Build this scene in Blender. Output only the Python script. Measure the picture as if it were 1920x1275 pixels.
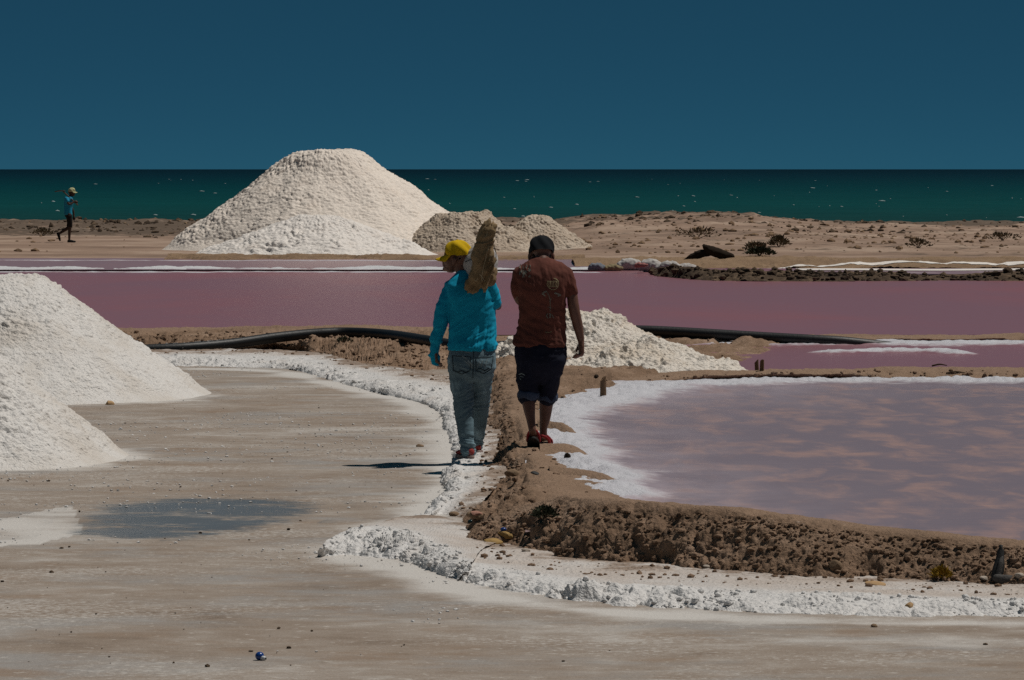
import bpy, math, random
import numpy as np
from mathutils import Vector, Matrix
from mathutils.bvhtree import BVHTree

for o in list(bpy.data.objects):
    bpy.data.objects.remove(o, do_unlink=True)
scene = bpy.context.scene
COL = scene.collection
R = math.radians

# ------------------------------------------------------------------ camera
CAM_H = 2.4                       # metres above the floor of the salt pan
FPX = 8000.0                      # 150 mm lens, in pixels of the 1920 px wide frame
TILT = math.atan(320.5 / FPX)     # horizon lies at row 317 of 1275
cam_data = bpy.data.cameras.new("camera")
cam_data.sensor_width = 36.0
cam_data.lens = 150.0
cam_data.clip_start = 0.5
cam_data.clip_end = 60000.0
cam = bpy.data.objects.new("camera", cam_data)
COL.objects.link(cam)
cam.location = (0, 0, CAM_H)
cam.rotation_euler = (math.pi / 2 - TILT, 0, 0)
scene.camera = cam
scene.render.resolution_x = 1024
scene.render.resolution_y = 680

# ------------------------------------------------------------------ sky and sun
SUN_EL, SUN_AZ = R(65), R(76)     # azimuth clockwise from the view direction (+Y)
world = bpy.data.worlds.new("World")
scene.world = world
world.use_nodes = True
nt = world.node_tree
bg = nt.nodes["Background"]
sky = nt.nodes.new("ShaderNodeTexSky")
sky.sky_type = 'NISHITA'
sky.sun_disc = False
sky.sun_elevation = SUN_EL
sky.sun_rotation = SUN_AZ
sky.altitude = 9000
sky.air_density = 0.22
sky.dust_density = 0.0
sky.ozone_density = 10.0
tint = nt.nodes.new("ShaderNodeMix")          # one even tint over the whole sky: deep polarised blue
tint.data_type = 'RGBA'; tint.blend_type = 'MULTIPLY'
tint.inputs[0].default_value = 1.0
tint.inputs[7].default_value = (0.46, 1.0, 0.56, 1)
nt.links.new(sky.outputs[0], tint.inputs[6])
veil = nt.nodes.new("ShaderNodeMix")          # and the same thin even veil everywhere
veil.data_type = 'RGBA'
veil.inputs[0].default_value = 0.42
veil.inputs[7].default_value = (0.225, 1.05, 1.85, 1)
nt.links.new(tint.outputs[2], veil.inputs[6])
nt.links.new(veil.outputs[2], bg.inputs[0])
bg.inputs[1].default_value = 0.062

sd = bpy.data.lights.new("sun", 'SUN')
sd.energy = 3.0
sd.angle = R(0.53)
sd.color = (1.0, 0.95, 0.88)
sun = bpy.data.objects.new("sun", sd)
COL.objects.link(sun)
sdir = Vector((math.sin(SUN_AZ) * math.cos(SUN_EL), math.cos(SUN_AZ) * math.cos(SUN_EL), math.sin(SUN_EL)))
sun.rotation_euler = sdir.to_track_quat('Z', 'Y').to_euler()
sun.location = (20, 20, 40)

vs = scene.view_settings
vs.view_transform = 'Standard'
vs.look = 'None'
vs.exposure = 0.0
vs.gamma = 1.0
vs.use_curve_mapping = False
scene.render.engine = 'CYCLES'
scene.cycles.use_denoising = False
scene.cycles.max_bounces = 6

# ------------------------------------------------------------------ pixel -> place
ct, st = math.cos(TILT), math.sin(TILT)
def ray(px, py):
    u = (px - 960.0) / FPX
    v = (637.5 - py) / FPX
    return Vector((u, ct + v * st, -st + v * ct))
def PZ(px, py, z=0.0):
    """where the sight line through a photo point meets height z"""
    d = ray(px, py)
    t = (z - CAM_H) / d.z
    return Vector((d.x * t, d.y * t, z))
def PD(px, py, D):
    """the point on that sight line at distance D"""
    d = ray(px, py)
    t = D / d.y
    return Vector((d.x * t, D, CAM_H + d.z * t))

# ------------------------------------------------------------------ numpy noise
def _h(ix, iy, iz, seed):
    n = (ix.astype(np.int64) * 374761393 + iy.astype(np.int64) * 668265263 + iz.astype(np.int64) * 2147483647 + seed * 1274126177) & 0xffffffff
    n = ((n ^ (n >> 13)) * 1274126177) & 0xffffffff
    n = ((n ^ (n >> 16)) * 2246822519) & 0xffffffff
    return ((n ^ (n >> 15)) & 0xffffff) / float(0xffffff)
def vnoise(P, seed=0):
    f = np.floor(P)
    w = P - f
    w = w * w * w * (w * (w * 6 - 15) + 10)
    x, y, z = f[:, 0], f[:, 1], f[:, 2]
    def c(a, b, d):
        return _h(x + a, y + b, z + d, seed)
    wx, wy, wz = w[:, 0], w[:, 1], w[:, 2]
    x00 = c(0,0,0)*(1-wx) + c(1,0,0)*wx
    x10 = c(0,1,0)*(1-wx) + c(1,1,0)*wx
    x01 = c(0,0,1)*(1-wx) + c(1,0,1)*wx
    x11 = c(0,1,1)*(1-wx) + c(1,1,1)*wx
    return ((x00*(1-wy) + x10*wy)*(1-wz) + (x01*(1-wy) + x11*wy)*wz) * 2 - 1
_ROT = np.array([[0.00, 0.80, 0.60], [-0.80, 0.36, -0.48], [-0.60, -0.48, 0.64]])
def fbm(P, scale=1.0, octv=4, seed=0, gain=0.5):
    Q = np.asarray(P, float) / np.asarray(scale, float)
    a, s, n = 1.0, np.zeros(len(Q)), 0.0
    for i in range(octv):
        s += a * vnoise(Q, seed + i * 17)
        n += a
        a *= gain
        Q = (Q @ _ROT.T) * 2.03 + 11.3
    return s / n
def worley(P, scale=1.0, seed=0):
    Q = np.asarray(P, float) / scale
    f = np.floor(Q)
    best = np.full(len(Q), 9.0)
    for a in (-1, 0, 1):
        for b in (-1, 0, 1):
            for c in (-1, 0, 1):
                g = f + np.array([a, b, c])
                p = np.stack([_h(g[:, 0], g[:, 1], g[:, 2], seed + k * 101) for k in range(3)], 1)
                d = ((g + p - Q) ** 2).sum(1)
                best = np.minimum(best, d)
    return np.sqrt(best)
def sstep(a, b, x):
    t = np.clip((x - a) / (b - a), 0, 1)
    return t * t * (3 - 2 * t)
def billow(P, scale, seed=0, octv=2):
    """puffy relief, 0..1, round on top and creased between"""
    return np.minimum(1, np.abs(fbm(P, scale, octv, seed)) * 2.2)
def knobs(P, scale, seed=0):
    """rounded cauliflower bumps, 0..1"""
    d = worley(P, scale, seed)
    return np.sqrt(np.clip(1 - (d / 0.85) ** 2, 0, 1))

# ------------------------------------------------------------------ mesh helpers
def tag(o, label=None, cat=None, group=None, kind=None):
    if label: o["label"] = label
    if cat: o["category"] = cat
    if group: o["group"] = group
    if kind: o["kind"] = kind
    return o
def mesh_obj(name, V, F, mat=None, parent=None, smooth=True, attrs=None):
    me = bpy.data.meshes.new(name)
    V = np.asarray(V, np.float32)
    if isinstance(F, np.ndarray):
        k = F.shape[1]
        me.vertices.add(len(V)); me.vertices.foreach_set("co", V.ravel())
        me.loops.add(F.size); me.loops.foreach_set("vertex_index", F.astype(np.int32).ravel())
        me.polygons.add(len(F))
        me.polygons.foreach_set("loop_start", np.arange(0, F.size, k, dtype=np.int32))
        me.polygons.foreach_set("loop_total", np.full(len(F), k, np.int32))
        me.update(calc_edges=True)
    else:
        me.from_pydata([tuple(map(float, v)) for v in V], [], F)
    me.polygons.foreach_set("use_smooth", np.full(len(me.polygons), smooth, bool))
    if attrs:
        for k, a in attrs.items():
            me.attributes.new(k, 'FLOAT', 'POINT').data.foreach_set("value", np.asarray(a, np.float32))
    me.validate()
    if mat: me.materials.append(mat)
    o = bpy.data.objects.new(name, me)
    COL.objects.link(o)
    if parent: o.parent = parent
    return o
def empty(name, loc=(0, 0, 0), rz=0.0):
    o = bpy.data.objects.new(name, None)
    o.empty_display_size = 0.1
    COL.objects.link(o)
    o.location = loc
    o.rotation_euler = (0, 0, rz)
    return o
def grid_faces(n, m, wrap=False):
    i = np.arange(n - 1)[:, None]
    j = np.arange(m if wrap else m - 1)[None, :]
    j2 = (j + 1) % m
    a = i * m + j; b = i * m + j2; c = (i + 1) * m + j2; d = (i + 1) * m + j
    return np.stack([a, b, c, d], -1).reshape(-1, 4)
def grid_normals(G):
    du = np.gradient(G, axis=0); dv = np.gradient(G, axis=1)
    N = np.cross(dv, du)
    N /= np.linalg.norm(N, axis=2, keepdims=True) + 1e-12
    N[N[:, :, 2] < 0] *= -1
    return N
def catmull(P, t):
    """P (k,3), t in 0..k-1"""
    P = np.asarray(P, float); k = len(P)
    i = np.clip(np.floor(t).astype(int), 0, k - 2)
    u = (t - i)[:, None]
    p1, p2 = P[i], P[i + 1]
    p0 = np.where((i > 0)[:, None], P[np.maximum(i - 1, 0)], 2 * p1 - p2)
    p3 = np.where((i < k - 2)[:, None], P[np.minimum(i + 2, k - 1)], 2 * p2 - p1)
    return 0.5 * (2*p1 + (p2-p0)*u + (2*p0-5*p1+4*p2-p3)*u*u + (-p0+3*p1-3*p2+p3)*u**3)
def rail_patch(rails, ns, nt_):
    """a sheet lofted over rails that all have the same number of points"""
    rails = [np.array([tuple(p) for p in r]) for r in rails]
    mid = rails[len(rails) // 2]
    dm = np.diff(mid[:, :2], axis=0); Dm = np.maximum(5, (mid[1:, 1] + mid[:-1, 1]) / 2)
    seg = np.hypot(dm[:, 0] / Dm, dm[:, 1] / Dm * 0.22)
    acc = np.concatenate([[0], np.cumsum(seg)])
    s = np.interp(np.linspace(0, acc[-1], ns), acc, np.arange(len(mid)))
    A = np.stack([catmull(r, s) for r in rails], 1)            # ns, k, 3
    t = np.linspace(0, len(rails) - 1, nt_)
    out = np.zeros((ns, nt_, 3))
    k = len(rails)
    for j, tt in enumerate(t):
        i = min(int(tt), k - 2); u = tt - i
        p1, p2 = A[:, i], A[:, i + 1]
        p0 = A[:, i - 1] if i > 0 else 2 * p1 - p2
        p3 = A[:, i + 2] if i < k - 2 else 2 * p2 - p1
        out[:, j] = 0.5 * (2*p1 + (p2-p0)*u + (2*p0-5*p1+4*p2-p3)*u*u + (-p0+3*p1-3*p2+p3)*u**3)
    return out, t
def patch_obj(name, G, disp, mat, attrs=None, upmix=0.0):
    N = grid_normals(G)
    if upmix:
        N = N * (1 - upmix) + np.array([0, 0, 1.0]) * upmix
    V = (G + N * disp.reshape(G.shape[0], G.shape[1], 1)).reshape(-1, 3)
    return mesh_obj(name, V, grid_faces(G.shape[0], G.shape[1]), mat, attrs=attrs)
_ico_cache = {}
def ico(sub):
    if sub in _ico_cache: return _ico_cache[sub]
    import bmesh
    bm = bmesh.new(); bmesh.ops.create_icosphere(bm, subdivisions=sub, radius=1)
    bm.verts.ensure_lookup_table()
    V = np.array([v.co[:] for v in bm.verts]); F = np.array([[v.index for v in f.verts] for f in bm.faces])
    bm.free(); _ico_cache[sub] = (V, F)
    return V, F
def lumps(P, size, seed=0, sub=1, flat=0.7, rough=0.35):
    """many irregular lumps in one mesh: returns V, F"""
    rng = np.random.default_rng(seed)
    V0, F0 = ico(sub)
    n, k = len(P), len(V0)
    rad = 1 + rough * (rng.random((n, k)) - 0.5) * 2 * (0.7 if sub == 1 else 0.4)
    ax = 0.65 + 0.7 * rng.random((n, 1, 3)); ax[:, :, 2] *= flat
    V = V0[None] * rad[:, :, None] * ax
    a = rng.random(n) * 6.283
    ca, sa = np.cos(a)[:, None], np.sin(a)[:, None]
    X = V[:, :, 0] * ca - V[:, :, 1] * sa; Y = V[:, :, 0] * sa + V[:, :, 1] * ca
    V = np.stack([X, Y, V[:, :, 2]], -1) * np.asarray(size).reshape(-1, 1, 1) + np.asarray(P)[:, None, :]
    F = (F0[None] + (np.arange(n) * k)[:, None, None]).reshape(-1, 3)
    return V.reshape(-1, 3), F

# ------------------------------------------------------------------ materials
class NB:
    def __init__(s, name):
        s.m = bpy.data.materials.new(name); s.m.use_nodes = True
        s.t = s.m.node_tree; s.b = s.t.nodes["Principled BSDF"]
        s.coord = None
    def n(s, typ, **kw):
        nd = s.t.nodes.new(typ)
        for k, v in kw.items(): setattr(nd, k, v)
        return nd
    def l(s, a, b): s.t.links.new(a, b)
    def pos(s, scale=(1, 1, 1), obj=False):
        if obj:
            c = s.n("ShaderNodeTexCoord").outputs["Object"]
        else:
            c = s.n("ShaderNodeNewGeometry").outputs["Position"]
        mp = s.n("ShaderNodeMapping"); mp.inputs["Scale"].default_value = scale
        s.l(c, mp.inputs[0]); return mp.outputs[0]
    def noise(s, vec, scale, detail=4, rough=0.55, dist=0.0):
        nd = s.n("ShaderNodeTexNoise"); nd.inputs["Scale"].default_value = scale
        nd.inputs["Detail"].default_value = detail; nd.inputs["Roughness"].default_value = rough
        nd.inputs["Distortion"].default_value = dist
        s.l(vec, nd.inputs["Vector"]); return nd.outputs["Fac"]
    def voro(s, vec, scale, out="Distance"):
        nd = s.n("ShaderNodeTexVoronoi"); nd.inputs["Scale"].default_value = scale
        s.l(vec, nd.inputs["Vector"]); return nd.outputs[out]
    def ramp(s, fac, stops):
        nd = s.n("ShaderNodeValToRGB"); cr = nd.color_ramp
        while len(cr.elements) > 1: cr.elements.remove(cr.elements[-1])
        cr.elements[0].position = stops[0][0]; cr.elements[0].color = (*stops[0][1], 1)
        for p, c in stops[1:]:
            e = cr.elements.new(p); e.color = (*c, 1)
        s.l(fac, nd.inputs[0]); return nd.outputs[0]
    def attr(s, name): return s.n("ShaderNodeAttribute", attribute_name=name).outputs["Fac"]
    def mix(s, fac, a, b, mode='MIX'):
        nd = s.n("ShaderNodeMix", data_type='RGBA', blend_type=mode)
        for sock, v in ((nd.inputs[0], fac), (nd.inputs[6], a), (nd.inputs[7], b)):
            if isinstance(v, (int, float)): sock.default_value = v
            elif isinstance(v, tuple): sock.default_value = (*v, 1)
            else: s.l(v, sock)
        return nd.outputs[2]
    def math(s, op, a, b=None, c=None, clamp=False):
        nd = s.n("ShaderNodeMath", operation=op, use_clamp=clamp)
        for i, v in enumerate((a, b, c)):
            if v is None: continue
            if isinstance(v, (int, float)): nd.inputs[i].default_value = v
            else: s.l(v, nd.inputs[i])
        return nd.outputs[0]
    def mr(s, v, a, b, c=0.0, d=1.0):
        nd = s.n("ShaderNodeMapRange"); nd.interpolation_type = 'SMOOTHSTEP'
        s.l(v, nd.inputs[0])
        for i, x in enumerate((a, b, c, d)): nd.inputs[i + 1].default_value = x
        return nd.outputs[0]
    def bump(s, h, strength, dist, prev=None):
        nd = s.n("ShaderNodeBump"); nd.inputs["Strength"].default_value = strength
        nd.inputs["Distance"].default_value = dist
        s.l(h, nd.inputs["Height"])
        if prev is not None: s.l(prev, nd.inputs["Normal"])
        return nd.outputs[0]
    def out(s, color=None, rough=None, normal=None, spec=None, ior=None, sheen=None):
        for key, v in (("Base Color", color), ("Roughness", rough), ("Normal", normal), ("Specular IOR Level", spec), ("IOR", ior), ("Sheen Weight", sheen)):
            if v is None: continue
            sk = s.b.inputs[key]
            if isinstance(v, tuple): sk.default_value = (*v, 1)
            elif isinstance(v, (int, float)): sk.default_value = v
            else: s.l(v, sk)
        return s.m

def salt_mat(name, base, stain, dark, fine=1.0, stain_at=(0.52, 0.75)):
    b = NB(name); p = b.pos()
    n1 = b.noise(p, 1.3, 6, 0.6); n2 = b.noise(p, 9.0, 5, 0.6); n3 = b.noise(p, 45.0, 3, 0.6)
    c = b.mix(b.mr(n1, stain_at[0], stain_at[1], 0, 0.8), base, stain)
    c = b.mix(b.mr(n2, 0.56, 0.78, 0, 0.55), c, dark)
    c = b.mix(b.mr(n3, 0.3, 0.7, 0.0, 0.22), c, stain)
    c = b.mix(b.math('MULTIPLY', b.attr("shelf"), b.mr(n1, 0.30, 0.62, 0.35, 1.0)), c, (0.50, 0.435, 0.385))
    dm = b.mr(b.math('ADD', b.attr("dirt"), b.math('MULTIPLY', b.math('SUBTRACT', b.noise(p, 2.6, 6, 0.68), 0.5), 2.0)), 0.45, 0.80, 0, 0.9)
    c = b.mix(dm, c, b.mix(n2, (0.30, 0.215, 0.155), (0.20, 0.14, 0.10)))
    v = b.voro(p, 38.0 * fine)
    bs = 1.0 if fine > 0.5 else 0.4
    nr = b.bump(n3, 0.8 * bs, 0.02 / fine); nr = b.bump(v, 0.5 * bs, 0.012 / fine, nr)
    return b.out(c, 0.62, nr, 0.35)
def earth_mat(name, light, mid, dark, salty=0.0):
    b = NB(name); p = b.pos()
    n1 = b.noise(p, 0.9, 5, 0.6); n2 = b.noise(p, 7.0, 6, 0.65); n3 = b.noise(p, 60.0, 4, 0.65)
    c = b.ramp(b.mix(0.5, n1, n2), [(0.36, dark), (0.5, mid), (0.62, light)])
    d = b.attr("dry")
    c = b.mix(b.math('MULTIPLY', d, 0.85), c, b.mix(n2, light, mid))
    sp = b.mr(b.noise(p, 16.0, 4, 0.7), 0.62, 0.74, 0.0, 1.0)
    c = b.mix(b.math('MULTIPLY', sp, b.math('ADD', b.math('MULTIPLY', b.attr("salt"), 1.0), salty), clamp=True), c, (0.62, 0.57, 0.52))
    c = b.mix(b.mr(n3, 0.35, 0.7, 0.0, 0.35), c, dark)
    nr = b.bump(n3, 0.9, 0.02); nr = b.bump(n2, 0.5, 0.05, nr)
    return b.out(c, 0.95, nr, 0.1)

# ================================================================== SETTING
M = {}
M['salt'] = salt_mat("salt_white", (0.64, 0.625, 0.61), (0.55, 0.50, 0.455), (0.46, 0.42, 0.39))
M['salt_heap'] = salt_mat("salt_heap_white", (0.685, 0.660, 0.632), (0.58, 0.525, 0.465), (0.46, 0.41, 0.36), 1.0, (0.42, 0.68))
M['salt_cream'] = salt_mat("salt_cream", (0.70, 0.645, 0.575), (0.60, 0.50, 0.39), (0.50, 0.42, 0.34), 0.9, (0.45, 0.7))
M['salt_far'] = salt_mat("salt_far", (0.78, 0.695, 0.61), (0.70, 0.60, 0.51), (0.56, 0.48, 0.41), 0.35)
M['salt_far_white'] = salt_mat("salt_far_white", (0.76, 0.71, 0.66), (0.68, 0.60, 0.53), (0.44, 0.41, 0.40), 0.4)
M['salt_sandy'] = salt_mat("salt_sandy", (0.50, 0.41, 0.32), (0.42, 0.325, 0.24), (0.30, 0.235, 0.175), 0.35, (0.4, 0.65))
M['salt_blue'] = salt_mat("salt_crystal", (0.60, 0.605, 0.62), (0.52, 0.50, 0.50), (0.42, 0.40, 0.42))
M['earth'] = earth_mat("earth_bank", (0.385, 0.268, 0.192), (0.262, 0.172, 0.115), (0.135, 0.085, 0.054))
M['earth_far'] = earth_mat("earth_far", (0.36, 0.25, 0.16), (0.24, 0.155, 0.095), (0.10, 0.066, 0.042), 0.25)
M['rubble'] = earth_mat("rubble_dark", (0.20, 0.14, 0.09), (0.09, 0.062, 0.042), (0.035, 0.026, 0.02), 0.15)

def ground_mat():
    b = NB("pan_ground"); p = b.pos()
    n0 = b.noise(p, 0.35, 5, 0.6); n1 = b.noise(b.pos((0.75, 1.0, 1)), 1.1, 7, 0.62); n2 = b.noise(p, 5.0, 5, 0.65)
    n3 = b.noise(p, 40.0, 4, 0.65)
    n4 = b.noise(b.pos((0.7, 1.0, 1)), 4.2, 6, 0.68)
    pan = b.ramp(b.mix(0.35, b.mix(0.6, n0, n1), n4), [(0.36, (0.18, 0.132, 0.096)), (0.45, (0.255, 0.198, 0.153)), (0.53, (0.305, 0.252, 0.207)), (0.62, (0.42, 0.38, 0.34))])
    pan = b.mix(b.mr(b.noise(b.pos((0.6, 1.0, 1), ), 0.9, 6, 0.66), 0.48, 0.66, 0, 0.7), pan, (0.285, 0.275, 0.265))
    pan = b.mix(b.mr(b.noise(b.pos((0.62, 1.0, 1.0)), 1.5, 6, 0.68, 0.3), 0.52, 0.70, 0, 0.65), pan, (0.245, 0.165, 0.108))
    pan = b.mix(b.mr(n2, 0.57, 0.72, 0, 0.45), pan, (0.185, 0.14, 0.10))
    pan = b.mix(b.mr(b.noise(p, 13.0, 3, 0.6), 0.60, 0.72, 0, 0.6), pan, (0.54, 0.50, 0.45))
    s = b.attr("salt")
    sm = b.mr(b.math('ADD', s, b.math('MULTIPLY', b.math('SUBTRACT', n1, 0.5), 1.6)), 0.25, 0.75, 0, 0.95)
    pan = b.mix(sm, pan, (0.56, 0.53, 0.495))
    film = b.mr(b.math('MULTIPLY', b.noise(p, 22.0, 4, 0.72), b.noise(b.pos((0.6, 1, 1)), 0.8, 4, 0.6)), 0.27, 0.40, 0, 0.75)
    pan = b.mix(film, pan, (0.50, 0.465, 0.425))
    w = b.attr("wet")
    wn = b.mix(0.35, b.noise(b.pos((0.6, 1, 1)), 2.4, 6, 0.68), b.noise(b.pos((0.8, 1, 1)), 11.0, 5, 0.7))
    wm = b.mr(b.math('MULTIPLY', w, b.math('ADD', 1.0, b.math('MULTIPLY', b.math('SUBTRACT', wn, 0.5), 4.5))), 0.26, 0.85, 0, 0.85)
    pan = b.mix(wm, pan, (0.140, 0.150, 0.155))
    # beach sand beyond the ponds
    f = b.noise(p, 0.22, 6, 0.6); f2 = b.noise(p, 1.4, 6, 0.7)
    sand = b.ramp(f, [(0.36, (0.20, 0.128, 0.088)), (0.5, (0.285, 0.188, 0.132)), (0.64, (0.38, 0.272, 0.20))])
    scr = b.attr("scrub")
    sand = b.mix(b.mr(b.math('ADD', f2, b.math('MULTIPLY', scr, 0.34)), 0.60, 0.76, 0, 0.85), sand, (0.075, 0.05, 0.03))
    col = b.mix(b.attr("beach"), pan, sand)
    rough = b.math('SUBTRACT', 0.72, b.math('MULTIPLY', wm, 0.60))
    nb = b.math('SUBTRACT', 1.0, wm)
    bp = b.n("ShaderNodeBump"); bp.inputs["Distance"].default_value = 0.012
    b.l(b.math('MULTIPLY', nb, 0.7), bp.inputs["Strength"]); b.l(n3, bp.inputs["Height"])
    return b.out(col, rough, bp.outputs[0], 0.4)
M['ground'] = ground_mat()

def seg_dist(XY, poly):
    d = np.full(len(XY), 1e9)
    for a, c in zip(poly[:-1], poly[1:]):
        a = np.array(a[:2]); c = np.array(c[:2]); ab = c - a
        t = np.clip(((XY - a) @ ab) / (ab @ ab), 0, 1)
        d = np.minimum(d, np.linalg.norm(XY - a - t[:, None] * ab, axis=1))
    return d
def inside(XY, poly):
    P = np.array([p[:2] for p in poly]); x, y = XY[:, 0], XY[:, 1]
    r = np.zeros(len(XY), bool); j = len(P) - 1
    for i in range(len(P)):
        c = ((P[i, 1] > y) != (P[j, 1] > y)) & (x < (P[j, 0] - P[i, 0]) * (y - P[i, 1]) / (P[j, 1] - P[i, 1] + 1e-12) + P[i, 0])
        r ^= c; j = i
    return r
def wpoly(pts, z=0.0): return [PZ(x, y, z) for x, y in pts]

# ------------------------------------------------------------------ ground sheet
CREST_PX = np.array([-300, 0, 370, 800, 930, 1050, 1085, 1110, 1160, 1240, 1330, 1395, 1415, 1480, 1560, 1700, 2300])
CREST_Z = np.array([.27, .27, .27, .30, .34, .30, .38, .44, .50, .58, .64, .60, .42, .33, .20, .17, .15])
def terrain():
    u_in = np.linspace(-1, 1, 360)
    u_out = np.array([1.2, 1.6, 2.5, 5, 12, 30])
    u = np.concatenate([-u_out[::-1], u_in, u_out])
    Dn = np.geomspace(16, 105, 300); Df = np.linspace(105.3, 215, 280)
    D = np.concatenate([[-60, -10, 5, 12], Dn, Df, [240, 300]])
    X = u[None, :] * (1.5 + 0.165 * np.maximum(D, 14))[:, None]
    Y = np.repeat(D[:, None], len(u), 1)
    x, y = X.ravel(), Y.ravel()
    P = np.stack([x, y, np.zeros_like(x)], 1)
    px = 960 + x * FPX / np.maximum(y, 10)
    z = 0.006 * fbm(P, 0.8, 3, 1)
    beach = sstep(106, 114, y)
    left = sstep(1150, 900, px)
    crest = np.interp(960 + x * FPX / 170.0, CREST_PX, CREST_Z)
    ramp = left * sstep(146, 162, y) + (1 - left) * (0.35 * sstep(116, 126, y) + 0.65 * sstep(132, 168, y))
    fall = 1 - sstep(172, 198, y)
    zb = 0.04 + (crest - 0.04) * ramp
    zb = zb * fall - 0.8 * sstep(176, 212, y)
    rough = 0.25 + 0.75 * ramp
    zb += rough * (0.10 * fbm(P, (2.6, 3.5, 1), 4, 5) + 0.16 * np.abs(fbm(P, (0.6, 1.3, 1), 3, 9)) * sstep(-0.35, 0.35, fbm(P, (4, 6, 1), 2, 91))) * (1 - 0.5 * sstep(176, 200, y))
    zb += 0.10 * knobs(P, 1.1, 3) * sstep(0.15, 0.45, fbm(P, 3.0, 2, 31)) * ramp
    z = z * (1 - beach) + zb * beach
    XY = P[:, :2]
    # whiter crust next to the ledges and heaps, puddled brine on the pan
    ledge = wpoly([(250, 690), (430, 692), (540, 698), (640, 725), (760, 750), (830, 790), (852, 850), (835, 915), (780, 980), (640, 1040), (760, 1065), (850, 1105), (1050, 1140), (1400, 1165), (2100, 1172)])
    salt = 0.85 * np.exp(-seg_dist(XY, ledge) / 0.33)
    for (hx, hy, r) in ((-30, 740, 2.5), (-150, 858, 1.8)):
        c = PZ(hx, hy); salt = np.maximum(salt, 0.62 * np.exp(-np.maximum(0, np.hypot(x - c.x, y - c.y) - r) / 0.25))
    pale = wpoly([(-80, 985), (140, 945), (160, 1000), (60, 1022), (-80, 1025)])
    salt = np.maximum(salt, 0.6 * inside(XY, pale))
    salt = np.maximum(salt, 0.38 * np.exp(-((y - PZ(0, 1195).y) / 0.8) ** 2) * sstep(0, 2.0, x))
    wet = np.zeros_like(x)
    for poly, s in (([(70, 1006), (140, 944), (330, 928), (620, 934), (660, 952), (580, 988), (420, 1012), (200, 1016)], 0.82),
                    ([(80, 1035), (200, 1022), (330, 1024), (300, 1032)], 0.5), ([(200, 1060), (470, 1040), (500, 1056), (260, 1066)], 0.42),
                    ([(270, 842), (400, 842), (400, 850), (270, 850)], 0.6), ([(330, 905), (480, 876), (560, 880), (430, 912)], 0.38),
                    ([(40, 1250), (140, 1250), (140, 1262), (40, 1262)], 0.5), ([(600, 935), (700, 940), (690, 975), (600, 985)], 0.4)):
        w = wpoly(poly); m = inside(XY, w); d = seg_dist(XY, w + [w[0]])
        wet = np.maximum(wet, s * np.where(m, sstep(-0.15, 0.5, d), 0.5 * np.exp(-d / 0.3) * (1 - m)))
    scrub = beach * np.clip(left * sstep(146, 152, y) * 0.9 + (1 - left) * (0.25 + 0.55 * sstep(150, 172, y) * sstep(1500, 1380, px)
             + 0.9 * sstep(165, 172, y) * sstep(1480, 1640, px)) + 0.2 * fbm(P, (6, 4, 1), 2, 77), 0, 1)
    V = np.stack([x, y, z], 1)
    o = mesh_obj("ground", V, grid_faces(len(D), len(u)), M['ground'], attrs={"beach": beach, "salt": salt, "wet": wet, "scrub": scrub})
    return tag(o, "brown salt pan floor streaked with crust, sandy beach beyond the ponds", "ground", kind="structure")
ground = terrain()

# ------------------------------------------------------------------ sea
def sea_mat():
    b = NB("sea_water"); p = b.pos()
    y = b.n("ShaderNodeSeparateXYZ"); b.l(p, y.inputs[0]); Y = y.outputs[1]
    n = b.noise(b.pos((0.004, 0.012, 1)), 1.0, 4, 0.6)
    d = b.math('DIVIDE', 1000.0, b.math('ADD', Y, b.math('MULTIPLY', b.math('SUBTRACT', n, 0.5), 60)))   # ~ nearness of the shore
    t = b.math('DIVIDE', d, 5.0)
    c = b.ramp(t, [(0.0, (0.001, 0.010, 0.017)), (0.12, (0.001, 0.020, 0.030)), (0.32, (0.001, 0.038, 0.044)), (0.62, (0.004, 0.058, 0.057)), (0.92, (0.008, 0.050, 0.047)), (1.0, (0.012, 0.040, 0.036))])
    w1 = b.noise(b.pos((0.10, 0.35, 1)), 1.0, 5, 0.65); w2 = b.noise(b.pos((0.8, 2.2, 1)), 1.0, 4, 0.6)
    c = b.mix(b.mr(w1, 0.35, 0.65, 0.0, 0.5), c, b.mix(1.0, c, (0.55, 0.62, 0.66), 'MULTIPLY'))
    nr = b.bump(w2, 1.0, 0.25); nr = b.bump(w1, 1.0, 1.2, nr)
    return b.out(c, 0.45, nr, 0.06, 1.33)
M['sea'] = sea_mat()
def build_sea():
    ys = np.concatenate([np.linspace(178, 500, 60), np.geomspace(510, 45000, 60)])
    us = np.linspace(-1, 1, 41)
    X = us[None] * (60 + 1.2 * ys)[:, None]; Y = np.repeat(ys[:, None], 41, 1)
    V = np.stack([X, Y, np.full_like(X, -0.22)], -1).reshape(-1, 3)
    tag(mesh_obj("sea", V, grid_faces(len(ys), 41), M['sea']), "green to dark blue sea reaching the horizon", "sea", kind="structure")
build_sea()
b = NB("foam"); M['foam'] = b.out((0.30, 0.38, 0.38), 0.9)
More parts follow.
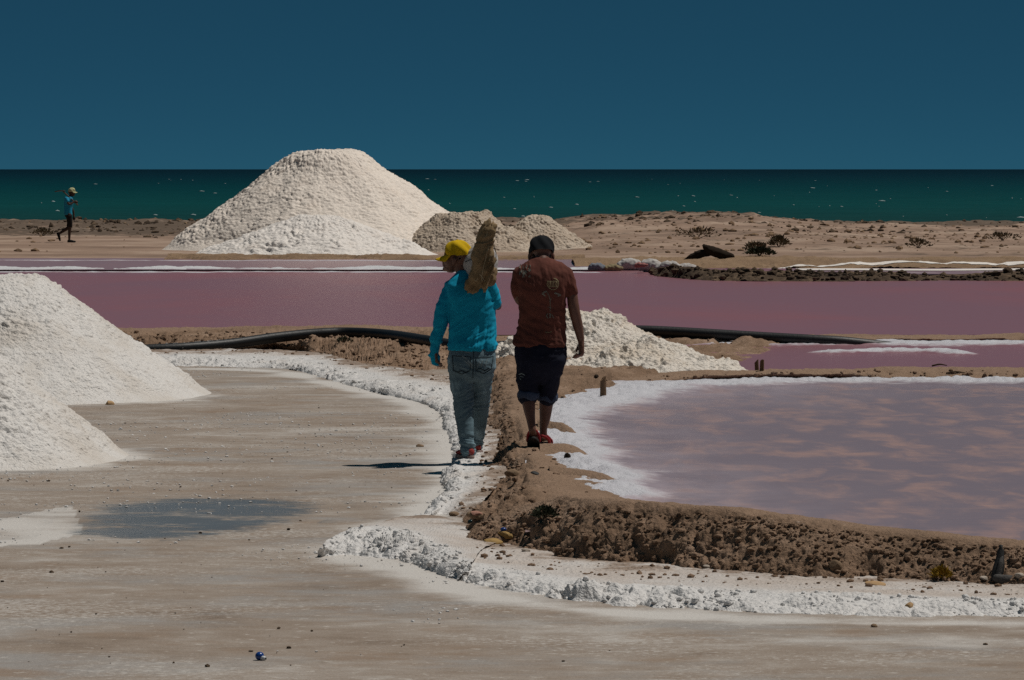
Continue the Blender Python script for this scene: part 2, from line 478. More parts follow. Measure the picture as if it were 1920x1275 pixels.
def whitecaps():
    rng = np.random.default_rng(4)
    P, S = [], []
    for i in range(120):
        d = 215 * (60 ** (rng.random() ** 1.5 * 0.42)) ; x = (rng.random() - 0.5) * 0.30 * d
        P.append((x, d, -0.22)); S.append(0.00055 * d * (0.2 + 0.8 * rng.random() ** 3))
    V0, F0 = ico(1)
    Vs, Fs = [], []
    for i, (p, s) in enumerate(zip(P, S)):
        v = V0 * (1 + 0.5 * (rng.random((len(V0), 1)) - .5)) * np.array([s * (0.8 + 1.2 * rng.random()), s * 0.8, 0.05 + 0.16 * s])
        Vs.append(v + np.array(p)); Fs.append(F0 + i * len(V0))
    tag(mesh_obj("whitecaps", np.concatenate(Vs), np.concatenate(Fs), M['foam']), "small white wave crests scattered over the sea", "whitecaps", kind="stuff")
whitecaps()

# ------------------------------------------------------------------ brine ponds
def brine_mat(name, deep, warm, wx=1.0, rough=0.22, spec=0.3, amp=0.02, shallow=False, pscale=0.5):
    b = NB(name); p = b.pos()
    n0 = b.noise(b.pos((1.0, 0.34, 1)), pscale, 5, 0.6, 0.4); n1 = b.noise(b.pos((0.5, 1.6, 1)), 2.5 * wx, 4, 0.6)
    c = b.mix(b.mr(n0, 0.43, 0.73, 0, 1), deep, warm)
    c = b.mix(b.mr(n1, 0.35, 0.7, 0, 0.3), c, deep)
    cr = b.attr("crust")
    nn = b.noise(p, 6.0, 5, 0.65); nn2 = b.noise(b.pos((0.7, 1.2, 1)), 0.9, 5, 0.65)
    m = b.mr(b.math('ADD', cr, b.math('MULTIPLY', b.math('SUBTRACT', b.mix(0.5, nn, nn2), 0.5), 1.5)), 0.30, 0.85, 0, 1)
    cw = (m, b.mix(b.noise(p, 3.0, 3), (0.50, 0.485, 0.52), (0.66, 0.665, 0.70)))
    sh = b.attr("shallow")
    c = b.mix(b.math('MULTIPLY', sh, b.mr(b.noise(b.pos((1, 0.4, 1)), 1.6, 5, 0.62), 0.32, 0.68, 0.25, 1.0)), c, (0.47, 0.385, 0.415)) if shallow else c
    c = b.mix(cw[0], c, cw[1])
    r = b.math('ADD', rough, b.math('MULTIPLY', m, 0.35))
    h = b.mix(m, b.mix(1.0, n1, (amp * 25,) * 3, 'MULTIPLY'), b.noise(p, 50.0, 3, 0.7))
    nr = b.bump(h, 0.8, 0.03)
    return b.out(c, r, nr, spec, 1.33)
M['brine_near'] = brine_mat("brine_near", (0.245, 0.190, 0.212), (0.44, 0.280, 0.240), 1.0, 0.25, 0.25, 0.02, shallow=True, pscale=2.7)
M['brine'] = brine_mat("brine_pink", (0.272, 0.130, 0.150), (0.335, 0.124, 0.128), 0.7, 0.25, 0.25, 0.03, pscale=0.12)
M['brine_pale'] = brine_mat("brine_pale", (0.30, 0.19, 0.205), (0.34, 0.20, 0.205), 0.7, 0.25, 0.25, 0.02, pscale=0.15)

def pond(name, z, y0, y1, x0, x1, mat, label, ny=60, nx=60, crust=None, disp=0.0, clip=None, shallow=None):
    ys = np.linspace(PZ(960, y0, z).y, PZ(960, y1, z).y, ny)
    G = np.zeros((ny, nx, 3))
    for i, yy in enumerate(ys):
        G[i, :, 0] = np.linspace((x0 - 960) / FPX * yy, (x1 - 960) / FPX * yy, nx); G[i, :, 1] = yy; G[i, :, 2] = z
    V = G.reshape(-1, 3); a = np.zeros(len(V))
    if clip is not None:
        V[:, 1] = np.maximum(V[:, 1], np.interp(V[:, 0], clip[0], clip[1]))
    if crust is not None:
        a = crust(V)
        q = np.clip(a - 0.25, 0, 1)
        V[:, 2] += q * disp * (0.35 + knobs(V, 0.07, 8) + 0.8 * fbm(V, 0.25, 3, 3)) + sstep(0.05, 0.5, a) * 0.012 * fbm(V, 0.5, 3, 13)
    o = mesh_obj(name, V, grid_faces(ny, nx), mat, attrs={"crust": a, "shallow": shallow(V) if shallow else a})
    return tag(o, label, "pond", kind="structure")
NEAR_Z = 0.12
SHORE = [(2150, 716), (1920, 716), (1700, 716), (1500, 716), (1380, 720), (1260, 722), (1190, 733), (1120, 748), (1065, 766), (1040, 795), (1050, 815), (1040, 838), (1085, 850), (1070, 866), (1095, 880), (1130, 897), (1110, 912), (1150, 930)]
def near_crust(V):
    d = seg_dist(V[:, :2], wpoly(SHORE, NEAR_Z))
    px = 960 + V[:, 0] * FPX / V[:, 1]
    w = np.interp(px, [1000, 1150, 1250, 1400, 2000], [0.50, 0.48, 0.38, 0.30, 0.24]) * (1 + 0.6 * fbm(V, (0.7, 1.6, 1), 3, 21))
    far_edge = sstep(40, 44.5, V[:, 1])
    return np.exp(-(d / (w * (0.75 + 1.2 * far_edge))) ** 1.5) * 1.05 + 0.30 * np.exp(-d / 1.3) * (1 - far_edge)
def near_shallow(V):
    k = np.array([1.0, 0.30])
    d = seg_dist(V[:, :2] * k, [Vector((q.x, q.y * 0.30, 0)) for q in wpoly(SHORE[4:], NEAR_Z)])
    return np.clip(1.05 * np.exp(-(d / 0.85) ** 1.3) * (1 + 0.5 * fbm(V, (0.8, 2.4, 1), 3, 61)), 0, 1)
_c = [PZ(x, y, 0.31) for x, y in ((985, 952), (1050, 942), (1130, 943), (1300, 957), (1500, 976), (1700, 998), (1920, 1026), (2250, 1044))]
NEAR_CLIP = ([q.x for q in _c], [q.y + 0.45 for q in _c])
pond("brine_pond_near", NEAR_Z, 1045, 700, 985, 2250, M['brine_near'], "mauve brine pond with white salt rim beside the earth path", 330, 330, near_crust, 0.05, clip=NEAR_CLIP, shallow=near_shallow)
def strip_crust(pts, z, w):
    def f(V):
        return np.exp(-(seg_dist(V[:, :2], wpoly(pts, z)) / (w * (1 + 0.5 * fbm(V, 1.5, 3, 4)))) ** 1.6)
    return f
pond("brine_pond_middle", 0.10, 700, 630, 1150, 2250, M['brine'], "narrow pink brine pond right of the cream salt heap", 120, 200,
     lambda V: np.maximum(strip_crust([(1240, 645), (1500, 645), (1540, 640), (1700, 645), (2250, 645)], .10, 0.75)(V), 1.1 * strip_crust([(1560, 662), (1650, 659), (1760, 660), (1800, 664)], .10, 0.28)(V)), 0.05)
pond("brine_pond_large", 0.06, 628, 503, -260, 2200, M['brine'], "large pink brine pond stretching across behind the men", 140, 160,
     strip_crust([(-260, 511), (900, 511), (1080, 511), (1110, 512)], .06, 0.35), 0.03)
pond("brine_pond_far", 0.09, 506, 484, -260, 1120, M['brine_pale'], "thin pale pink brine pond in front of the big salt heap", 40, 100,
     strip_crust([(-260, 488), (400, 489), (880, 489)], .09, 0.35), 0.02)

# ------------------------------------------------------------------ earth banks
def crumb(P, amp=1.0, scale=1.0, seed=0, octv=4):
    patch = sstep(-0.3, 0.4, fbm(P, 0.55 * scale, 2, seed + 9))
    d = 0.05 * fbm(P, 0.45 * scale, octv, seed) + 0.026 * (billow(P, 0.17 * scale, seed + 3) - 0.35) * patch
    d += 0.014 * (billow(P, 0.06 * scale, seed + 5) - 0.35) * (0.3 + 0.7 * patch) - 0.05 * sstep(0.35, 0.6, fbm(P, 0.4 * scale, 2, seed + 29)) + 0.012 * fbm(P, 0.03 * scale, 2, seed + 6)
    return d * amp * scale
def W(*pts, z=0.0, dy=0.0, dx=0.0):
    out = []
    for p in pts:
        q = PZ(p[0], p[1], p[2] if len(p) > 2 else z); out.append(q + Vector((dx, dy, 0)))
    return out
CLODS = {}    # spots for loose clods: name -> list of arrays
def keep(name, V, prob, rng):
    CLODS.setdefault(name, []).append(V[rng.random(len(V)) < prob])
rng0 = np.random.default_rng(11)

def bank(name, rails, ns, nt_, amp, scale, mat, label, dryf=None, saltf=None, seed=0, mod=None):
    G, t = rail_patch(rails, ns, nt_)
    P = G.reshape(-1, 3); T = np.tile(t, ns)
    a = amp if np.isscalar(amp) else np.interp(T, *amp)
    d = crumb(P, 1.0, scale, seed) * a + 0.07 * fbm(P, 1.1 * scale, 2, seed + 41) * np.minimum(1, a) * scale
    dry = np.interp(T, *dryf) if dryf else np.zeros(len(P))
    dry = np.clip(dry + 0.35 * fbm(P, 0.6, 3, 5) * (dry > 0.02) + 0.25 * sstep(0.05, -0.35, fbm(P, 0.55 * scale, 2, seed + 9)), 0, 1)
    if mod is not None:
        k = mod(P, T); d = d * (1 + 2.2 * k); dry = dry * (1 - 0.8 * k)
    sl = np.interp(T, *saltf) if saltf else np.zeros(len(P))
    o = patch_obj(name, G, d, mat, {"dry": dry, "salt": sl}, 0.35)
    tag(o, label, "earth bank", kind="structure")
    me = o.data; V = np.empty(len(me.vertices) * 3, np.float32); me.vertices.foreach_get("co", V)
    return o, V.reshape(-1, 3), T

# the bank that runs across the foreground right
def crest_over(foot, crest_px, tan=0.6):
    """crest points on the given sight lines, set back so the face climbs at that slope"""
    out = []
    for f, (cx, cy) in zip(foot, crest_px):
        lo, hi = 0.0, 0.6
        for _ in range(30):
            z = (lo + hi) / 2; q = PZ(cx, cy, z)
            if z > (q.y - f.y) * tan: hi = z
            else: lo = z
        out.append(PZ(cx, cy, z))
    return out
def between(a, c, t, lift): return [p.lerp(q, t) + Vector((0, 0, lift)) for p, q in zip(a, c)]
foot = W((2150, 1126), (1920, 1110), (1700, 1100), (1500, 1092), (1300, 1078), (1120, 1064), (1000, 1045), (930, 1032), (872, 1024), z=-0.01)
cf = crest_over(foot, [(2150, 1044), (1920, 1026), (1700, 998), (1500, 976), (1300, 957), (1130, 943), (1050, 940), (985, 952), (925, 975)])
_n = fbm(np.array([tuple(q) for q in cf]), 0.8, 2, 3)
cf = [q + Vector((0, 0, 0.03 * k)) for q, k in zip(cf, _n)]
low = between(foot, cf, 0.30, 0.02); midr = between(foot, cf, 0.66, 0.02)
foot = [p + Vector((0, -0.04, -0.03)) for p in foot]
cb = [p + Vector((0, 0.28, 0.0)) for p in cf]
bk = [p + Vector((0.02, 0.75, -0.12)) for p in cf]
bk2 = [p + Vector((0.02, 1.1, -0.30)) for p in cf]
_, Vb, Tb = bank("earth_bank_front", [foot, low, midr, cf, cb, bk, bk2], 900, 110, ([0, 0.3, 1, 2, 3, 4, 6], [0.6, 1.0, 1.3, 1.0, 0.45, 0.25, 0.2]), 1.0, M['earth'],
                 "dark crumbly earth bank across the right foreground", ([0, 1.5, 2.7, 3.3, 6], [0, 0.0, 0.12, 0.75, 0.9]), ([0, 1, 2, 6], [0.35, 0.12, 0.3, 0.1]), 1)
keep('front', Vb[(Tb < 2.6) & (Tb > 0.15)], 0.05, rng0)

# the path between pan and pond, walked by the two men
ST = [(1025, 905, 985, 1180, 1330), (988, 872, 1000, 1110, 1220), (944, 903, 992, 1060, 1165), (910, 930, 985, 1040, 1110), (882, 920, 972, 1028, 1052), (840, 922, 968, 1018, 1040), (793, 904, 952, 1005, 1045),
      (760, 900, 948, 1015, 1110), (729, 895, 955, 1050, 1230), (686, 872, 950, 1085, 1380), (655, 812, 900, 1090, 1440)]
def at_row(y0, px, z):
    D = CAM_H * FPX / (y0 - 317.0)
    return Vector(((px - 960) / FPX * D, D, z))
pl = [at_row(s_[0], s_[1], -0.02) for s_ in ST]
pls = [at_row(s_[0], s_[2], 0.17) for s_ in ST]
prs = [at_row(s_[0], s_[3], 0.18) for s_ in ST]
pr = [at_row(s_[0], s_[4], 0.11) for s_ in ST]
pr2 = [p + Vector((0.25, 0, -0.14)) for p in pr]
_, Vp, Tp = bank("earth_path", [pl, pls, prs, pr, pr2], 620, 150, ([0, 0.3, 0.9, 1.2, 2, 2.6, 4], [1.4, 1.9, 1.4, 0.35, 0.3, 0.6, 0.4]), 1.0, M['earth'],
                 "trodden earth path between the salt pan and the pond", ([0, 0.6, 1.05, 1.4, 2.3, 2.8, 4], [0.0, 0.0, 0.35, 0.85, 0.95, 0.5, 0.3]), ([0, 0.5, 1, 4], [0.8, 0.35, 0.08, 0.1]), 5, mod=lambda P, T: sstep(38, 42, P[:, 1]) * sstep(1.6, 2.2, T))
keep('path', Vp[(Tp > 0.05) & (Tp < 0.95)], 0.06, rng0)
keep('path', Vp[(Tp > 0.95) & (Tp < 2.3)], 0.003, rng0)
keep('path', Vp[(Tp > 1.9) & (Tp < 3.0) & (Vp[:, 1] > 39)], 0.03, rng0)
PATHBVH = None

# tongues of wet earth reaching into the salt rim
for k, (pts, w) in enumerate((([(1008, 810), (1062, 817), (1112, 824)], 0.17), ([(1012, 858), (1078, 860), (1130, 868)], 0.20), ([(1030, 900), (1125, 910), (1215, 922)], 0.22))):
    c = [PZ(x, y, NEAR_Z) for x, y in pts]
    nr = []
    for off, zz in ((-1, -0.05), (-0.5, 0.06), (0.0, 0.10), (0.55, 0.06), (1, -0.05)):
        nr.append([p + Vector((0, off * w * 2.6 * f, zz * (0.4 + 0.6 * f) - (0.10 if f < 0.2 else 0.0))) for p, f in zip(c, (1.2, 0.8, 0.12))])
    bank("earth_tongue", nr, 70, 40, 0.35, 1.0, M['earth'], ("upper short", "middle stubby", "lowest long")[k] + " tongue of earth poking into the salt rim", ([0, 4], [0.7, 0.7]), None, 20 + k)

# bank between the near pond and the middle pond
f1 = W((1180, 724), (1330, 716), (1500, 714), (1700, 714), (1920, 714), (2250, 714), z=0.09)
f2 = W((1180, 705), (1330, 702), (1500, 701), (1700, 697), (1920, 697), (2250, 697), z=0.175)
f3 = [p + Vector((0, 0.7, 0.01)) for p in f2]
f4 = [p + Vector((0, 1.5, -0.16)) for p in f2]
_, V, T = bank("earth_bank_middle", [f1, f2, f3, f4], 420, 46, 0.55, 0.8, M['earth'], "low tan earth bank behind the near pond", ([0, 0.4, 1, 3], [0.2, 0.75, 1, 1]), ([0, 1, 3], [0.3, 0.3, 0.2]), 7)
keep('mid', V[(T > .2) & (T < 1.2)], 0.02, rng0)

# bank under the black pipe, left and right part
g1 = W((150, 668), (300, 664), (450, 660), (560, 663), (640, 690), (700, 702), (780, 700), (880, 690), z=-0.01)
g2 = W((150, 640), (300, 640), (450, 640), (560, 642), (660, 650), (730, 662), (800, 664), (900, 660), z=0.14)
g3 = W((150, 626), (300, 624), (450, 623), (560, 622), (660, 624), (740, 630), (820, 636), (920, 640), z=0.20)
g4 = W((150, 617), (300, 616), (450, 615), (560, 614), (660, 613), (740, 613), (820, 614), (920, 614), z=0.16)
g5 = [p + Vector((0, 1.2, -0.2)) for p in g4]
_, V, T = bank("earth_bank_pipe", [g1, g2, g3, g4, g5], 560, 70, ([0, 1, 2, 3, 4], [1.3, 1.9, 1.0, 0.4, 0.3]), 1.0, M['earth'], "brown earth bank under the left arch of the black pipe", ([0, 1, 2.0, 2.7, 4], [0.0, 0.0, 0.25, 0.85, 1]), ([0, 0.4, 1.5, 4], [0.6, 0.2, 0.08, 0.1]), 9)
keep('mid', V[(T > .1) & (T < 1.9)], 0.06, rng0)
h1 = W((1100, 645), (1300, 645), (1500, 644), (1700, 642), (1920, 641), (2250, 641), z=0.09)
h2 = W((1100, 634), (1300, 634), (1500, 636), (1700, 634), (1920, 633), (2250, 633), z=0.15)
h3 = [p + Vector((0, 1.2, 0.0)) for p in h2]
h4 = [p + Vector((0, 2.4, -0.14)) for p in h2]
bank("earth_bank_right", [h1, h2, h3, h4], 300, 36, 0.5, 0.8, M['earth'], "thin earth bank behind the middle pond", ([0, 3], [0.6, 1]), ([0, 1, 3], [0.8, 0.4, 0.2]), 12)

# far shore of the large pond
def far_bank(name, pts, h, depth, label, mat, seed, z0=0.04, amp=1.0, dry=0.2, ns=420):
    a = W(*pts, z=z0)
    hh = np.full(len(a), h) if np.isscalar(h) else h
    r1 = [p + Vector((0, depth * 0.3, k * 0.8)) for p, k in zip(a, hh)]; r2 = [p + Vector((0, depth * 0.6, k)) for p, k in zip(a, hh)]; r3 = [p + Vector((0, depth, k * 0.3 - 0.02)) for p, k in zip(a, hh)]
    a = [p + Vector((0, 0, -0.04)) for p in a]
    return bank(name, [a, r1, r2, r3], ns, 30, amp, 1.4, mat, label, ([0, 1, 2, 3], [dry * 0.3, dry, 1, 1]), ([0, 0.4, 1, 3], [1.0, 0.2, 0.1, 0.1]), seed)
_, V, T = far_bank("rubble_bank", [(1225, 518), (1262, 522), (1330, 527), (1500, 529), (1700, 528), (1920, 528), (2250, 528)], [.10, .19, .20, .15, .12, .11, .11], 3.2, "dark rubble bank on the right far shore of the pink pond", M['rubble'], 31, 0.05, 0.8, 0.05)
keep('rubble', V[(T > .2) & (T < 1.7)], 0.10, rng0)
far_bank("sandy_shelf", [(1080, 504), (1200, 500), (1300, 500), (1400, 498), (1600, 500), (1920, 499), (2250, 499)], 0.09, 8.0, "tan sandy shelf behind the dark rubble bank", M['earth_far'], 33, 0.07, 0.7, 0.6)
far_bank("salt_causeway", [(-260, 510), (0, 509), (250, 508), (500, 508), (800, 509), (1125, 509)], 0.05, 2.6, "low salt crusted causeway between the two pink ponds", M['salt_blue'], 35, 0.06, 0.5)
_, V, T = far_bank("shore_edge", [(300, 488), (450, 488), (650, 487), (800, 489), (950, 489), (1100, 488)], 0.06, 6.0, "brown eroded shore below the big salt heap", M['earth_far'], 37, 0.09, 0.8, 0.2)

# slivers of brine and salt on the right far shore
def sliver(name, pts, z, w, mat, label, crust, drop=True):
    a = W(*pts, z=z); bq = [p + Vector((0, w, 0)) for p in a]
    G, t = rail_patch([a, [(p + q) / 2 for p, q in zip(a, bq)], bq], 120, 12)
    V = G.reshape(-1, 3)
    if drop:
        dg = bpy.context.evaluated_depsgraph_get()
        for v in V:
            ok, loc, *_ = scene.ray_cast(dg, Vector((v[0], v[1], 3)), Vector((0, 0, -1)))
            if ok: v[2] = loc.z + 0.012
    o = mesh_obj(name, V, grid_faces(120, 12), mat, attrs={"crust": np.full(len(V), crust) + 0.25 * fbm(V, 1.0, 3, 2)})
    return tag(o, label, "pond", kind="structure")
sliver("brine_sliver", [(1505, 514), (1600, 514), (1760, 514), (1920, 513), (2250, 513)], 0.10, 5.0, M['brine_pale'], "sliver of pale brine behind the dark rubble bank", 0.3, False)
sliver("salt_sliver", [(1500, 506), (1600, 506), (1760, 507), (1920, 506), (2250, 506)], 0.115, 1.6, M['salt_far_white'], "white salt line along the right far shore", 0)
sliver("salt_sliver_upper", [(1440, 491), (1600, 490), (1760, 489), (1920, 489), (2250, 489)], 0.175, 0.45, M['salt_far_white'], "upper white salt line below the dunes", 0)

# ------------------------------------------------------------------ salt ledges
def ledge(name, rails, ns, nt_, profile, mat, label, seed, amp=1.0, shelf=(1.9, 2.6)):
    G, t = rail_patch(rails, ns, nt_)
    P = G.reshape(-1, 3); T = np.tile(t, ns)
    a = np.interp(T, *profile) * (0.35 + 1.0 * sstep(-0.5, 0.6, fbm(P, 0.45, 3, seed)))
    d = a * amp * (0.040 * (billow(P, 0.20, seed) - 0.3) + 0.020 * (billow(P, 0.10, seed + 1) - 0.3) + 0.006 * (billow(P, 0.04, seed + 2) - 0.3)) + 0.02 * a * fbm(P, 0.5, 2, seed + 8) + 0.010 * fbm(P, 0.3, 3, seed + 4)
    o = patch_obj(name, G, d, mat, {"shelf": sstep(shelf[0], shelf[1], T), "dirt": sstep(t[-1] - 1.3, t[-1] - 0.1, T) * 0.78}, 0.4)
    tag(o, label, "salt crust", kind="structure")
    V = np.empty(len(P) * 3, np.float32); o.data.vertices.foreach_get("co", V)
    return V.reshape(-1, 3), T
# long ridge along the bottom right
e0 = W((2150, 1176), (1920, 1168), (1700, 1166), (1500, 1164), (1300, 1152), (1150, 1144), (1050, 1132), (960, 1118), (880, 1104), (830, 1085), z=-0.025)
e1 = W((2150, 1150), (1920, 1146), (1700, 1146), (1500, 1142), (1300, 1130), (1150, 1120), (1050, 1108), (965, 1098), (895, 1086), (850, 1068), z=0.018)
e2 = W((2150, 1132), (1920, 1128), (1700, 1124), (1500, 1116), (1300, 1106), (1150, 1098), (1055, 1088), (985, 1078), (915, 1066), (870, 1052), z=0.052)
e3 = W((2150, 1118), (1920, 1112), (1700, 1106), (1500, 1098), (1300, 1088), (1150, 1078), (1060, 1066), (1000, 1055), (930, 1045), (890, 1035), z=0.034)
e4 = W((2150, 1085), (1920, 1080), (1700, 1075), (1500, 1068), (1300, 1055), (1150, 1045), (1080, 1035), (1030, 1020), (970, 1012), (930, 1005), z=0.025)
Vs, Ts = ledge("salt_ridge_front", [e0, e1, e2, e3, e4], 1000, 90, ([0, 0.4, 1.2, 2.0, 2.5, 4], [0.7, 1.5, 1.5, 0.7, 0.25, 0.2]), M['salt'], "long knobbly white salt ridge along the bottom right", 41)
keep('salt', Vs[(Ts > 0.1) & (Ts < 2.2)], 0.035, rng0)
keep('front', Vs[(Ts > 2.7) & (Ts < 3.6)], 0.012, rng0)
# tongue of salt pushed out to the left
s0 = W((592, 1050), (640, 1052), (700, 1053), (760, 1062), (810, 1080), (850, 1098), z=-0.025)
s1 = W((604, 1032), (645, 1020), (700, 1018), (765, 1032), (820, 1055), (865, 1075), z=0.045)
s2 = W((615, 1010), (655, 996), (705, 990), (775, 1002), (835, 1030), (885, 1055), z=0.085)
s3 = W((640, 1008), (680, 988), (725, 980), (800, 985), (850, 1000), (905, 1030), z=0.05)
s4 = W((660, 1002), (700, 984), (760, 968), (830, 968), (880, 985), (940, 1015), z=0.035)
Vs, Ts = ledge("salt_tongue", [s0, s1, s2, s3, s4], 420, 80, ([0, 0.5, 1.5, 2.0, 4], [0.9, 1.6, 1.0, 0.25, 0.15]), M['salt'], "heaped tongue of white salt left of the earth bank", 47)
keep('salt', Vs[(Ts > 0.1) & (Ts < 2.2)], 0.035, rng0)
# rim along the left side of the path and round to the pipe
r0 = W((740, 1000, -0.04), (795, 966), (838, 928), (828, 905), (850, 872), (846, 838), (832, 808), (826, 780), (790, 760), (730, 746), (660, 728), (600, 712), (540, 696), (430, 692), (330, 690), (200, 690), z=-0.02)
r1 = W((775, 990, -0.03), (818, 952), (850, 918), (842, 895), (862, 866), (862, 832), (848, 802), (842, 772), (800, 749), (740, 734), (670, 716), (610, 700), (545, 684), (430, 680), (330, 678), (200, 678), z=0.035)
r2 = W((815, 975, -0.03), (850, 938), (880, 905), (880, 880), (895, 852), (890, 825), (885, 795), (880, 765), (850, 736), (770, 718), (700, 702), (635, 690), (570, 672), (430, 668), (330, 668), (200, 668), z=0.06)
r3 = W((870, 985, -0.03), (905, 940), (940, 905), (950, 880), (930, 845), (940, 805), (925, 770), (930, 740), (900, 715), (820, 700), (740, 688), (665, 678), (590, 660), (440, 655), (330, 656), (200, 656), z=0.08)
Vs, Ts = ledge("salt_rim_left", [r0, r1, r2, r3], 1300, 80, ([0, 0.4, 1.3, 1.8, 3], [0.8, 1.25, 1.1, 0.5, 0.3]), M['salt'], "white knobbly salt rim along the left edge of the path", 53, 0.9)
keep('salt', Vs[(Ts > 0.1) & (Ts < 1.9)], 0.03, rng0)
keep('path', Vs[(Ts > 2.3)], 0.012, rng0)

# ------------------------------------------------------------------ salt heaps
def heap(name, px, base_py, z0, Rl, H, rtop, mat, label, seed, stretch=(1, 1), skew=0.0, lump=1.0, gul=1.0, res=(360, 150), group="salt heaps", dy=0.0, rugged=0.5, slump=1.0, kn=1.0):
    c = PZ(px, base_py, z0); c.y += dy
    nth, nr = res
    th = np.linspace(0, 2 * math.pi, nth, endpoint=False)
    rr = np.linspace(0, 1.04, nr) ** 0.8
    T, RR = np.meshgrid(th, rr)
    cs, sn = np.cos(T), np.sin(T)
    Q = np.stack([cs.ravel() * 1.5, sn.ravel() * 1.5, np.zeros(cs.size)], 1)
    lobe = 1 + 0.10 * slump * fbm(Q, 1.0, 2, seed).reshape(T.shape)
    x = cs * RR * Rl * lobe * stretch[0]; y = sn * RR * Rl * lobe * stretch[1]
    rt = rtop / Rl
    prof = np.clip((1 - RR) / (1 - rt), None, 1.0)
    k = 0.035
    prof = prof - k * np.exp(-np.abs(RR - rt) / k) * 0.5
    prof = np.where(RR > 0.85, prof * (0.8 + 0.2 * (1 - sstep(0.85, 1.0, RR))), prof)      # concave toe
    z = H * prof
    x = x + skew * (1 - prof)
    V = np.stack([x, y, z], -1)
    N = grid_normals(V); F = V.reshape(-1, 3)
    W3 = F + np.array(c)
    m = sstep(0.0, 0.12, prof).ravel()
    d = 0.16 * H * 0.45 * rugged * fbm(W3, 0.55 * H, 3, seed + 1) 
    rill = np.stack([T.ravel() * 5.0, RR.ravel() * 1.3, np.zeros(T.size)], 1)
    d += 0.05 * H * gul * (np.abs(fbm(rill, 1.0, 3, seed + 2)) - 0.25) * sstep(0.1, 0.3, RR).ravel()
    pt = 0.3 + sstep(-0.2, 0.5, fbm(W3, 0.5 * H, 2, seed + 5))
    d += 0.055 * lump * kn * (billow(W3, 0.22 * lump, seed + 3) - 0.35) * pt + 0.030 * lump * (billow(W3, 0.09 * lump, seed + 4) - 0.35) * (0.35 + 0.65 * pt)
    d += 0.016 * lump * fbm(W3, 0.035 * lump, 2, seed + 6)
    F = F + N.reshape(-1, 3) * (d * m)[:, None]
    o = mesh_obj(name, F, grid_faces(nr, nth, True), mat)
    o.location = c - Vector((0, 0, 0.015))
    return tag(o, label, "salt heap", group)
heap("salt_heap", -30, 738, 0, 2.46, 1.27, 0.60, M['salt_heap'], "white salt heap at left edge, flat topped, behind the front one", 61, lump=0.75, gul=0.35, res=(560, 200), rugged=0.35, slump=0.4, kn=0.5)
heap("salt_heap", -150, 858, 0, 1.77, 1.24, 0.2, M['salt_heap'], "nearer lumpy white salt heap cut by the left edge", 67, lump=0.9, gul=0.3, res=(560, 200), rugged=0.4, slump=0.5, kn=0.7)
heap("salt_heap", 613, 467, 0.05, 4.85, 2.88, 0.95, M['salt_far'], "largest cream salt heap on the beach, standing above the horizon", 71, lump=1.35, gul=0.3, res=(560, 200), rugged=0.8, stretch=(1.0, 0.8), kn=0.32)
heap("salt_heap", 605, 473, 0.05, 3.4, 1.08, 0.5, M['salt_far_white'], "low whiter salt heap leaning on the front of the largest", 73, lump=1.5, gul=0.5, res=(420, 140), kn=0.6, dy=-2.8, stretch=(1, .7), rugged=0.8)
heap("salt_heap", 868, 470, 0.05, 1.95, 1.10, 0.7, M['salt_sandy'], "dirty sand coloured salt heap behind the carried sack", 79, lump=1.4, kn=0.45, gul=0.4, res=(420, 140), stretch=(1.0, 0.9), rugged=0.9)
heap("salt_heap", 1008, 470, 0.05, 1.6, 1.0, 0.28, M['salt_sandy'], "small pointed sandy salt heap behind the black cap", 83, lump=1.4, kn=0.45, gul=0.4, res=(420, 140), stretch=(1.0, 0.9), rugged=0.9)
heap("salt_heap", 940, 471, 0.05, 1.3, 0.70, 0.3, M['salt_sandy'], "lowest sandy salt heap between the two dirty ones", 89, lump=1.4, kn=0.45, gul=0.4, res=(300, 100), rugged=0.9)
heap("salt_heap", 1092, 676, 0.10, 1.30, 0.60, 0.30, M['salt_cream'], "cream lumpy salt heap on the path beyond the right man", 91, lump=1.0, gul=0.4, res=(480, 170), stretch=(1.0, 0.9), rugged=0.7)
heap("salt_heap", 1215, 694, 0.12, 1.02, 0.36, 0.10, M['salt_cream'], "low cream tail of salt running right towards the stakes", 93, lump=1.0, gul=0.3, res=(420, 140), stretch=(1.1, 0.9), rugged=0.8)

# ------------------------------------------------------------------ loose clods and crystals
def scatter(name, key, lo, hi, mat, label, cat, sub=1, seed=0, sink=0.2, flat=0.7, attrs=None, powr=2.5):
    P = np.concatenate(CLODS[key]); rng = np.random.default_rng(seed)
    if key == 'salt':
        P = P[(fbm(P, 0.28, 3, 71) + 0.5 * (rng.random(len(P)) - 0.5)) > 0.0]; powr = 4.0
    s = lo + (hi - lo) * rng.random(len(P)) ** powr
    P = P + np.stack([np.zeros(len(P)), np.zeros(len(P)), s * (flat * 0.6 - sink)], 1)
    V, F = lumps(P, s, seed, sub, flat)
    o = mesh_obj(name, V, F, mat, smooth=(key == 'salt'), attrs=attrs and {k: np.full(len(V), v) for k, v in attrs.items()})
    return tag(o, label, cat, kind="stuff")
scatter("earth_clods", 'front', 0.004, 0.024, M['earth'], "loose earth clods on the front bank", "clods", 1, 1)
scatter("path_clods", 'path', 0.004, 0.026, M['earth'], "loose earth clods along the path edge", "clods", 1, 2)
scatter("bank_clods", 'mid', 0.008, 0.04, M['earth'], "loose clods on the banks behind", "clods", 1, 3)
scatter("rubble", 'rubble', 0.02, 0.10, M['rubble'], "dark rubble along the far shore", "rubble", 1, 4)
scatter("salt_nodules", 'salt', 0.005, 0.023, M['salt'], "loose white salt nodules on the crust", "salt nodules", 1, 5, flat=0.8)
